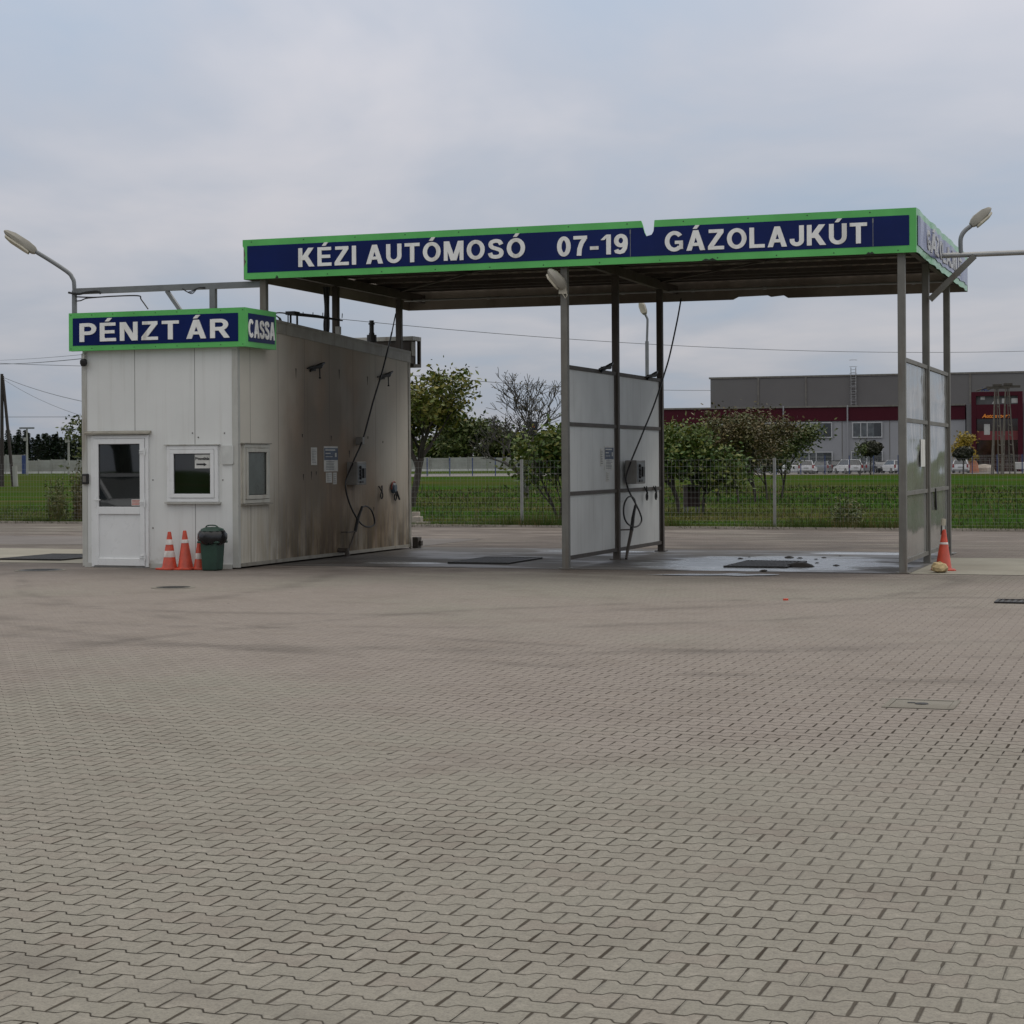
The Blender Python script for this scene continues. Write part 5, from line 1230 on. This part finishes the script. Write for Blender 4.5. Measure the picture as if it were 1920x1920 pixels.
# forest on the left horizon: individual pines
def pine(seed):
    rg = random.Random(seed); vs = []; fs = []; h = 1.0
    t = thing('pine_tree', 'dark evergreen in the far forest beyond the precast walls', 'tree', (0, 0, 0), rz=0, group='evergreens of the far forest')
    for i in range(420):
        z = .12 + .88 * rg.random() ** .8; r_ = .20 * (1.05 - z) ** .7 * rg.uniform(.3, 1.05) + .01; a = rg.random() * 6.28; c = Vector((math.cos(a) * r_, math.sin(a) * r_, z))
        d = Vector((math.cos(a), math.sin(a), -.2 + rg.uniform(-.3, .3))); q = Vector((-math.sin(a), math.cos(a), rg.uniform(-.4, .4))); s_ = .045
        k = len(vs); vs += [tuple(c - d * s_), tuple(c + q * s_ * .7), tuple(c + d * s_), tuple(c - q * s_ * .7)]; fs.append((k, k + 1, k + 2, k + 3))
    me = bpy.data.meshes.new('crown'); me.from_pydata(vs, [], fs); me.materials.append(LM['pine']); o = bpy.data.objects.new('crown', me); col.objects.link(o); o.parent = t
    m = MB(); m.tube([(0, 0, 0), (0, 0, .9)], [.02, .004], 5); m.build('trunk', M['bark'], t); return t
protos = [pine(s_) for s_ in range(4)]; cnt = 0; rg = random.Random(4)
px = -30
while px < 172:
    for Y in (385, 405, 430):
        pr = protos[cnt % 4]; o = pr if cnt < 4 else copy_tree(pr); q = gpx(px + rg.uniform(-4, 4), Y); o.location = q
        hh = (868 - rg.uniform(812, 832)) / F * Y + 1.7 + (rg.random() < .15) * 1.0
        o.scale = (hh * .9, hh * .9, hh); o.rotation_euler = (0, 0, rg.random() * 6); cnt += 1
    px += 8.5

# ------------------------------------------------------------------ poles and wires
wood = pm('pole_wood', (.035, .028, .024), .85)
wire = pm('wire_dark', (.09, .095, .10), .6)
t = thing('wooden_pole', 'dark A-shaped wooden power pole at the left edge of the photo', 'power pole', gpx(4, 141), rz=0); og = gpx(4, 141)
m = MB(og); m.tube([gpx(3.5, 141), at(3.5, 701, 141)], [.16, .11], 8); m.build('pole', wood, t); m = MB(og); b2 = gpx(25, 141); m.tube([b2, at(5, 705, 141)], [.13, .10], 8); m.build('brace', wood, t)
m = MB(og); m.tube([gpx(29, 141), gpx(27, 141) + Vector((0, 0, 1.5))], .2, 8); m.build('footing', M['precast'], t)
for i, (px, py, Y) in enumerate(((51, 803, 290), (129, 806, 290))):
    t = thing('lamp_pole', ('pale slim lamp pole with a flat top, nearer the power pole' if i == 0 else 'pale slim lamp pole with a flat top, nearer the hut'), 'lamp pole', gpx(px, Y), rz=0); h = hz(py, px, Y)
    m = MB(); m.tube([(0, 0, 0), (0, 0, h)], [.2, .12], 8); m.build('pole', M['precast'], t); m = MB(); m.box(-1.1, 1.1, -.2, .2, h - .1, h + .15); m.build('lamp_bar', M['galv_g'], t); m = MB(); m.box(-.5, .1, -.2, .2, h - 1.9, h - 1.4); m.build('box', M['precast'], t)
def span(a, b_, sag, label, r=.012, n=20):
    a, b_ = Vector(a), Vector(b_); m = MB(a); pts = [a.lerp(b_, i / n) - Vector((0, 0, sag * 4 * (i / n) * (1 - i / n))) for i in range(n + 1)]
    m.tube(pts, r, 4); o = m.build('overhead_wire', wire, p=a); tag(o, label, 'wire')
span(at(5, 707, 141), at(260, 770, 95), .3, 'upper wire descending from the wooden pole towards the hut', .018)
span(at(5, 710, 141), at(260, 805, 95), .5, 'lower wire descending from the wooden pole towards the hut', .012)
span(at(-40, 682, 130), at(260, 660, 60), .15, 'steeply rising wire above the wooden pole, middle of three', .018)
span(at(-40, 676, 130), at(260, 654, 60), .1, 'topmost thin wire crossing left of the hut', .010)
span(at(-40, 679, 130), at(260, 688, 90), .05, 'gently falling wire above the wooden pole, lowest of three', .018)
span(at(-40, 782, 200), at(260, 781.5, 200), .0, 'level wire crossing low over the far forest left of the hut', .03)
span(at(560, 590, 120), at(2000, 656, 160), 1.0, 'long upper wire crossing the sky behind the canopy posts', .022)
span(at(700, 697, 150), at(1340, 732, 190), .4, 'lower wire crossing behind the trees and partition to the hall', .026)

# lattice poles in front of the hall
def lat(px, dpx, Y, top, lab):
    t = thing('lattice_pole', lab, 'power pole', gpx(px, Y), rz=0); h = hz(top, px, Y); w0, w1 = dpx / F * Y, 3.0 / F * Y
    con = pm('weathered_concrete', (.14, .125, .105), .8)
    for s_ in (-1, 1):
        m = MB(); m.tube([(s_ * w0, -.25, 0), (s_ * w1, -.1, h)], [.10, .06], 4); m.tube([(s_ * w0 * .45, .3, 0), (s_ * w1 * .5, .1, h)], [.08, .05], 4)
        for k in range(1, 9): f_ = k / 9; m.bar((s_ * (w0 + (w1 - w0) * f_), -.2, h * f_), (s_ * (w0 * .45 + (w1 * .5 - w0 * .45) * f_), .2, h * f_ + .1), .07)
        m.build('leg', con, t)
    m = MB(); m.box(-1.0, 1.3, -.2, .2, h - .05, h + .18); m.box(-.35, .5, -.25, .25, h + .18, h + .4); m.tube([(-1.0, 0, h + .05), (-2.0, 0, h - .25)], .06, 5); m.build('head_frame', M['steel_d'], t)
lat(1869, 11, 190, 728, 'twin-legged lattice power pole before the red entrance, left one')
lat(1889, 13, 192, 726, 'twin-legged lattice power pole before the red entrance, right one')

# ------------------------------------------------------------------ hall
BV = loc(at(1500, 880, 238))[1]
bu = lambda px, py=800, v=BV: onv(px, py, v)
hall = thing('warehouse_hall', 'long grey warehouse hall with a dark red band and lower office wing', 'building', S(bu(1332)[0], BV, 0)); bo = (bu(1332)[0], BV, 0)
M['hg'] = pm('hall_grey', (.145, .143, .138), .6, 0, .08, .2, spec=.2); M['hl'] = pm('hall_light', (.27, .275, .29), .6, 0, .06, .2, spec=.2); M['hr'] = pm('hall_red', (.052, .005, .012), .5, 0, .1, .2, spec=.15)
uL = bu(1240)[0]; uE = bu(1810)[0]; uR = bu(2150)[0]
zr1 = (bu(1255, 766.5)[1] + bu(1690, 760)[1]) / 2; zr0 = bu(1600, 789)[1]
m = MB(bo); u375 = bu(1392)[0]
m.box(u375, uE, BV, BV + 25, 0, zr0); m.build('office_wall', M['hl'], hall)
m = MB(bo); m.box(uL, uE, BV - .15, BV + 25, zr0 + .001, zr1); m.box(uL, u375 - .01, BV - .1, BV + 24, 0, zr0); m.build('red_band', M['hr'], hall)
BV2 = BV + 25.2; ztop = onv(1332, 711, BV2)[1]
m = MB(bo); m.box(onv(1332, 711, BV2)[0], uR, BV2, BV2 + 40, 0, ztop); m.build('upper_wall', M['hg'], hall)
m = MB(bo); m.box(onv(1332, 711, BV2)[0] - .2, uR, BV2 - .1, BV2 + 40, ztop + .01, ztop + .25)
for px in (1422, 1511, 1819): x = onv(px, 720, BV2)[0]; m.box(x - .12, x + .12, BV2 - .12, BV2 - .001, 6, ztop)
m.build('roof_trim', M['steel'], hall)
m = MB(bo); x0_ = bu(1812)[0]; m.box(x0_, uR, BV - .01, BV + 25, 0, bu(1812, 757)[1]); m.build('right_wing', pm('hall_mid', (.15, .152, .155), .6, 0, .08), hall)
frame = pm('window_frame_pale', (.4, .41, .42), .5); gw = glass_mat('office_glass', (.075, .085, .09), .1); gdk = glass_mat('dark_office_glass', (.012, .014, .016), .1)
def hwin(p0, p1, y0, y1, tilt=0):
    a, zt = bu(p0, y0); b_, zb_ = bu(p1, y1); 
    m = MB(bo); f_ = .14
    m.box(a - f_, b_ + f_, BV - .22, BV - .155, zt, zt + f_); m.box(a - f_, a, BV - .22, BV - .155, zb_ - f_, zt); m.box(b_, b_ + f_, BV - .22, BV - .155, zb_ - f_, zt); m.box(a, b_, BV - .22, BV - .155, zb_ - f_, zb_)
    w_ = m.build('window', frame, hall)
    m = MB(bo); s_ = a + (b_ - a) * .74; m.box(a, s_, BV - .18, BV - .001, zb_, zt); m.build('pane', gw, w_)
    m = MB(bo); m.box(s_ + .001, b_, BV - .19, BV - .001, zb_, zt); m.build('pane', gdk, w_)
    m = MB(bo)
    for k in (.27, .5): x = a + (b_ - a) * k; m.box(x - .05, x + .05, BV - .2, BV - .182, zb_, zt)
    m.build('mullion', frame, w_)
for q in ((1506, 1559, 794, 819), (1600, 1653, 793.5, 818.5), (1412, 1466, 795, 820), (1320, 1358, 797, 820), (1258, 1270, 799, 821), (1502, 1560, 849, 878), (1598, 1654, 848, 878), (1412, 1466, 850, 878)): hwin(*q)
for px in (1440, 1485, 1579, 1625, 1668, 1700):
    x = bu(px)[0]; m = MB(bo); m.box(x - .05, x + .05, BV - .03, BV - .001, 0, zr0 - .01); m.build('wall_seam', M['hg'], hall)
for px in (1470, 1590): x = bu(px)[0]; m = MB(bo); m.tube([(x, BV - .35, .1), (x, BV - .35, zr1 + .1)], .09, 6); m.build('downpipe', M['hl'], hall)
m = MB(bo); m.box(uL, uE, BV - .32, BV - .151, zr1 - .12, zr1 + .08); m.build('gutter', M['steel'], hall)
# ladder on the upper wall
m = MB(bo); x0_ = onv(1601, 740, BV2)[0]; z1_ = ztop + 1.2; z0_ = zr1
for dx in (-.33, .33): m.bar((x0_ + dx, BV2 - .3, z0_), (x0_ + dx, BV2 - .3, z1_), .09)
z = z0_
while z < z1_: m.bar((x0_ - .33, BV2 - .3, z), (x0_ + .33, BV2 - .3, z), .06); z += .35
for k in range(7): z = z0_ + 1.5 + k * .9; m.tube([(x0_ + .5 * math.cos(R(a)), BV2 - .35 - .7 * math.sin(R(a)), z) for a in range(0, 181, 30)], .04, 4)
m.build('ladder', M['galv'], hall)
# red entrance portal
pv = BV - 1.2; a, zt = onv(1821, 735, pv); b_, _ = onv(1917, 735, pv); zz = lambda py: onv(1868, py, pv)[1]
m = MB(bo); fr_ = .55; m.box(a, a + fr_, pv, BV - .02, 0, zt); m.box(b_ - fr_, b_, pv, BV - .02, 0, zt); m.box(a + fr_, b_ - fr_, pv, BV - .02, zz(742), zt); m.box(a + fr_, b_ - fr_, pv + .05, BV - .02, zz(785), zz(758)); portal = m.build('entrance_portal', M['hr'], hall)
m = MB(bo); m.box(a + fr_, b_ - fr_, pv + .6, pv + .7, 0, zz(785)); m.build('pane', glass_mat('portal_glass', (.03, .012, .012), .08), portal)
m = MB(bo); m.box(a + fr_, b_ - fr_, pv + .4, pv + .5, zz(758), zz(742)); m.build('banner', pm('grey_banner', (.09, .09, .09), .6, 0, .4, .5), portal)
wp = pm('banner_white', (.45, .45, .43), .6); m = MB(bo)
xx = lambda px: onv(px, 750, pv)[0]
m.box(xx(1838), xx(1846), pv + .36, pv + .395, zz(749), zz(743)); m.prism([(xx(1859), zz(757)), (xx(1866), zz(757)), (xx(1866), zz(747))], pv + .36, pv + .395, 'y'); m.box(xx(1870), xx(1873), pv + .36, pv + .395, zz(757), zz(747)); m.box(xx(1878), xx(1883), pv + .36, pv + .395, zz(756), zz(747)); m.box(xx(1896), xx(1910), pv + .36, pv + .395, zz(756), zz(747)); m.build('banner_print', wp, portal)
m = MB(bo); m.box(xx(1844), xx(1855), pv + .5, pv + .58, zz(815), zz(795)); m.build('poster', wp, portal)
m = MB(bo); m.box(a + fr_, b_ - fr_, pv + .52, pv + .56, zz(825), zz(808)); m.build('red_sheet', pm('sheet_red', (.14, .012, .015), .5), portal)
org = pm('sign_orange', (.85, .27, .03), .5); blt = pm('sign_blue', (.02, .05, .16), .5)
def txt(body, px0, px1, py, v, mat, name, shear=.25):
    x0_, z_ = onv(px0, py, v); x1_, _ = onv(px1, py, v)
    o = text_mesh(name, body, 1.0, mat, hall, ((x0_ + x1_) / 2 - bo[0], v - .05 - bo[1], z_), (R(90), 0, 0), .02, shear, .05)
    wd = max(v_.co.x for v_ in o.data.vertices) - min(v_.co.x for v_ in o.data.vertices); k = (x1_ - x0_) / wd
    o.scale = (k, k, 1); return o
txt('Autoexpert', 1841, 1893, 783.5, pv, org, 'orange_lettering'); txt('Mer', 1839, 1857, 733.5, BV - .1, blt, 'blue_lettering')

# far dark signboard
q = at(998, 808, 170); t = thing('far_signboard', 'dark upright signboard with a small orange mark among the bare branches', 'sign', (q.x, 170, 0), rz=0)
zb_, zt_ = hz(816, 998, 170), hz(790, 998, 170); w_ = 9.5 / F * 170
m = MB(); m.box(-w_, w_, -.15, .15, zb_, zt_); m.build('board', pm('sign_dark', (.012, .012, .022), .5), t); m = MB(); m.tube([(0, 0, 0), (0, 0, zb_)], .12, 8); m.build('pole', M['steel_d'], t)
m = MB(); zc2 = zb_ + (zt_ - zb_) * .55
for s_ in (-1, 1): m.tube([(s_ * .09 + .08 * math.cos(R(a)), -.17, zc2 + .3 * math.sin(R(a))) for a in range(0, 181, 20)], .025, 4)
m.build('mark', org, t)
# beehive / box
q = gpx(1297, 61.5); t = thing('wooden_hive', 'dark brown wooden box on legs under the orchard trees', 'wooden box', q, rz=.2)
m = MB(); m.box(-.22, .22, -.2, .2, .18, .82); m.build('body', pm('hive_wood', (.05, .028, .022), .8), t); m = MB(); m.box(-.25, .25, -.23, .23, .83, .87); m.build('lid', wood, t)
for sx, sy in ((-1, -1), (1, -1), (1, 1), (-1, 1)): m = MB(); m.box(sx * .19 - .025, sx * .19 + .025, sy * .17 - .025, sy * .17 + .025, 0, .179); m.build('leg', M['precast'], t)

# ------------------------------------------------------------------ cars
tyre = pm('tyre', (.015, .015, .015), .8); carglass = glass_mat('car_glass', (.02, .025, .03), .05); redl = pm('tail_red', (.25, .01, .01), .3); lwh = pm('lamp_white', (.55, .55, .52), .2)
def car(px, Y, rz, paint, label, hatch=True, hgt=1.5, plate_=True, front=False):
    q = gpx(px, Y); t = thing('parked_car', label, 'car', q, rz=rz, group='cars parked before the hall')
    Lc, Wc = 4.2, 1.75; x0, x1 = -Lc / 2, Lc / 2
    body = [(x0 + .05, .28), (x0, .55), (x0 + .04, .92), (x0 + .2, .97), (x1 - 1.0, .95), (x1 - .2, .80), (x1, .62), (x1 - .03, .28)]
    m = MB(); n = len(body); vs = []
    for y, k in ((-Wc / 2 + .1, .95), (-Wc / 2, 1), (Wc / 2, 1), (Wc / 2 - .1, .95)):
        vs += [(x * (k if abs(y) < Wc / 2 else 1), y, .28 + (z - .28) * (1 if abs(y) < Wc / 2 else .94)) for x, z in body]
    vs = [(x, -Wc / 2, .28 + (z - .28) * .9) for x, z in body] + [(x, -Wc / 2 + .12, z) for x, z in body] + [(x, Wc / 2 - .12, z) for x, z in body] + [(x, Wc / 2, .28 + (z - .28) * .9) for x, z in body]
    fs = [tuple(range(n)), tuple(range(3 * n, 4 * n))[::-1]]
    for r_ in range(3):
        for i in range(n): fs.append((r_ * n + i, r_ * n + (i + 1) % n, (r_ + 1) * n + (i + 1) % n, (r_ + 1) * n + i))
    m.add(vs, fs); m.build('body', paint, t, smooth=True)
    cb_ = [(x0 + .12, .95), (x0 + .45, hgt - .08), (x1 - 1.9, hgt - .05), (x1 - 1.05, .94)] if hatch else [(x0 + .7, .95), (x0 + 1.2, hgt - .1), (x1 - 1.95, hgt - .08), (x1 - 1.1, .94)]
    def cab(sh, z_off=0): return [(-Wc / 2 + .14, a, b_) for a, b_ in cb_]
    m = MB(); g_v = []
    for y, k in ((-Wc / 2 + .10, 0), (Wc / 2 - .10, 0)):
        for i, (a, b_) in enumerate(cb_): g_v.append((a, y * (1 if i in (0, 3) else .82), b_))
    m.add(g_v, [(0, 1, 2, 3), (7, 6, 5, 4), (0, 4, 5, 1), (1, 5, 6, 2), (2, 6, 7, 3), (3, 7, 4, 0)]); m.build('glasshouse', carglass, t)
    m = MB(); xa, xb, zr_ = cb_[1][0], cb_[2][0], cb_[1][1]
    m.prism([(xa - .02, -.62), (xb + .05, -.62), (xb + .12, 0), (xb + .05, .62), (xa - .02, .62), (xa - .08, 0)], zr_ - .02, zr_ + .05); 
    for i, j in ((0, 1), (4, 5), (3, 2), (7, 6)): m.tube([g_v[i], g_v[j]], .05, 4)
    m.build('roof', paint, t, smooth=True)
    for sx in (-1, 1):
        for sy in (-1, 1):
            m = MB(); m.tube([(sx * 1.3, sy * (Wc / 2 - .19), .31), (sx * 1.3, sy * (Wc / 2 + .01), .31)], .31, 16); w2 = m.build('wheel', tyre, t)
            m = MB(); m.tube([(sx * 1.3, sy * (Wc / 2 + .011), .31), (sx * 1.3, sy * (Wc / 2 + .025), .31)], .19, 12); m.build('rim', M['galv'], w2)
    for sy in (-1, 1):
        m = MB(); m.box(x0 - .02, x0 + .08, sy * .76 - .09, sy * .76 + .09, .62, .98); m.build('tail_light', redl, t)
        m = MB(); m.box(x1 - .2, x1 + .01, sy * .66 - .14, sy * .66 + .14, .62, .74); m.build('headlight', lwh, t)
    m = MB(); m.box(x0 - .015, x0 + .03, -.26, .26, .60, .71); m.box(x0 - .03, x0 + .05, -.8, .8, .32, .45); m.build('bumper', tyre if not plate_ else M['galv'], t)
    return t
white = pm('car_white', (.62, .63, .64), .25, 0, .04); silver = pm('car_silver', (.28, .30, .32), .3, .5, .05); dark = pm('car_dark', (.03, .033, .04), .25, .3, .05)
car(1511, 213, R(82), white, 'white hatchback seen from behind, leftmost clear car past the orchard', hgt=1.52)
car(1494, 214, R(10), white, 'white car nose half hidden by the last orchard tree', hatch=False, hgt=1.35)
car(1543, 216, R(75), silver, 'silver grey car between the leftmost white hatchback and the dark car', hgt=1.45)
car(1563, 219, R(95), dark, 'dark car parked between the silver car and the rounded white hatchback', hgt=1.5)
car(1590, 211, R(104), white, 'rounded white hatchback with red tail lamps right of the dark car', hgt=1.6)
car(1632, 216, R(88), silver, 'silver car half hidden behind the ball-crowned tree', hgt=1.35)
car(1650, 214, R(-85), dark, 'dark car with bright headlamps left of the end partition', hgt=1.4)
car(1676, 211, R(102), white, 'white car partly behind the front post of the right end partition', hgt=1.5)
cr_ = car(960, 211, R(60), white, 'white hatchback parked on the yard left of the photo, mirrored in the hut door', hgt=1.5)
cr_.location = S(-12.4, -9.8); cr_['group'] = ''; del cr_['group']; cr_.rotation_euler = (0, 0, R(10))
car(1802, 211, R(75), white, 'white car directly right of the rear canopy post', hgt=1.5)
org2 = pm('pale_orange', (.55, .22, .12), .6); q = gpx(1824, 214); m = MB(); m.prism([(-.5, 0), (.6, 0), (.45, 1.0), (.2, 1.35), (-.35, 1.3)], -.4, .4, 'y'); m.box(-.3, .3, -.45, -.41, .3, .8); tag(m.build('orange_sack', org2, p=q, rz=.2, bevel=.05), 'pale orange goods sack beside the white car right of the canopy', 'sack')
q = gpx(1912, 214); m = MB(); m.box(-.6, .6, -.3, .3, .35, 1.15); m.box(-.5, -.4, -.2, .2, 0, .35); m.box(.4, .5, -.2, .2, 0, .35); tag(m.build('white_crate', wp, p=q, rz=0, bevel=.04), 'pale boxy trailer body at the right edge of the car park', 'trailer')
q = gpx(1846, 216); m = MB(); m.lathe([(1.2, 0), (1.1, .5), (.7, .85), (.001, .95)], n=12); m.v = [(x * (1 + rnd.uniform(-.1, .1)), y, z) for x, y, z in m.v]; tag(m.build('soil_heap', M['brick'], p=q), 'brown heap of soil before the red entrance', 'soil heap')

# trees across the yard behind the camera: seen only as reflections in the hut windows
base_ = tree('yard_tree', S(-23.5, -29), 9.5, 4.2, 'olive', 'broad green tree across the yard, mirrored in the hut window', leaves=5000, ls=.28, r0=.2, seed=91, levels=3, clump=1.2, trunk_h=.15, group='trees across the yard')
for k_, (u_, v_) in enumerate(((-29.5, -31), (-36, -28), (-17.5, -32), (-43, -30))):
    o = copy_tree(base_); o.location = S(u_, v_); o.rotation_euler = (0, 0, k_ * 1.3)
# cable bundle and junction box by the middle hut-side post
v_ = PV[1] - .45; t = thing('cable_bundle', 'dark bundle of hanging cables and a small box beside the middle roof post', 'cables', S(PU[0], v_, 3.9))
for dx, r_ in ((0, .035), (.05, .02), (-.05, .018)):
    m = MB(); m.tube(cr_smooth([(dx, 0, .88), (dx * .6, .02, .5), (dx * .9, 0, .2), (dx * .4, 0, -.02)]), r_, 6); m.build('cable', M['black'], t)
m = MB(); m.box(.02, .10, .33, .41, .06, .2); m.build('junction_box', M['trim'], t)
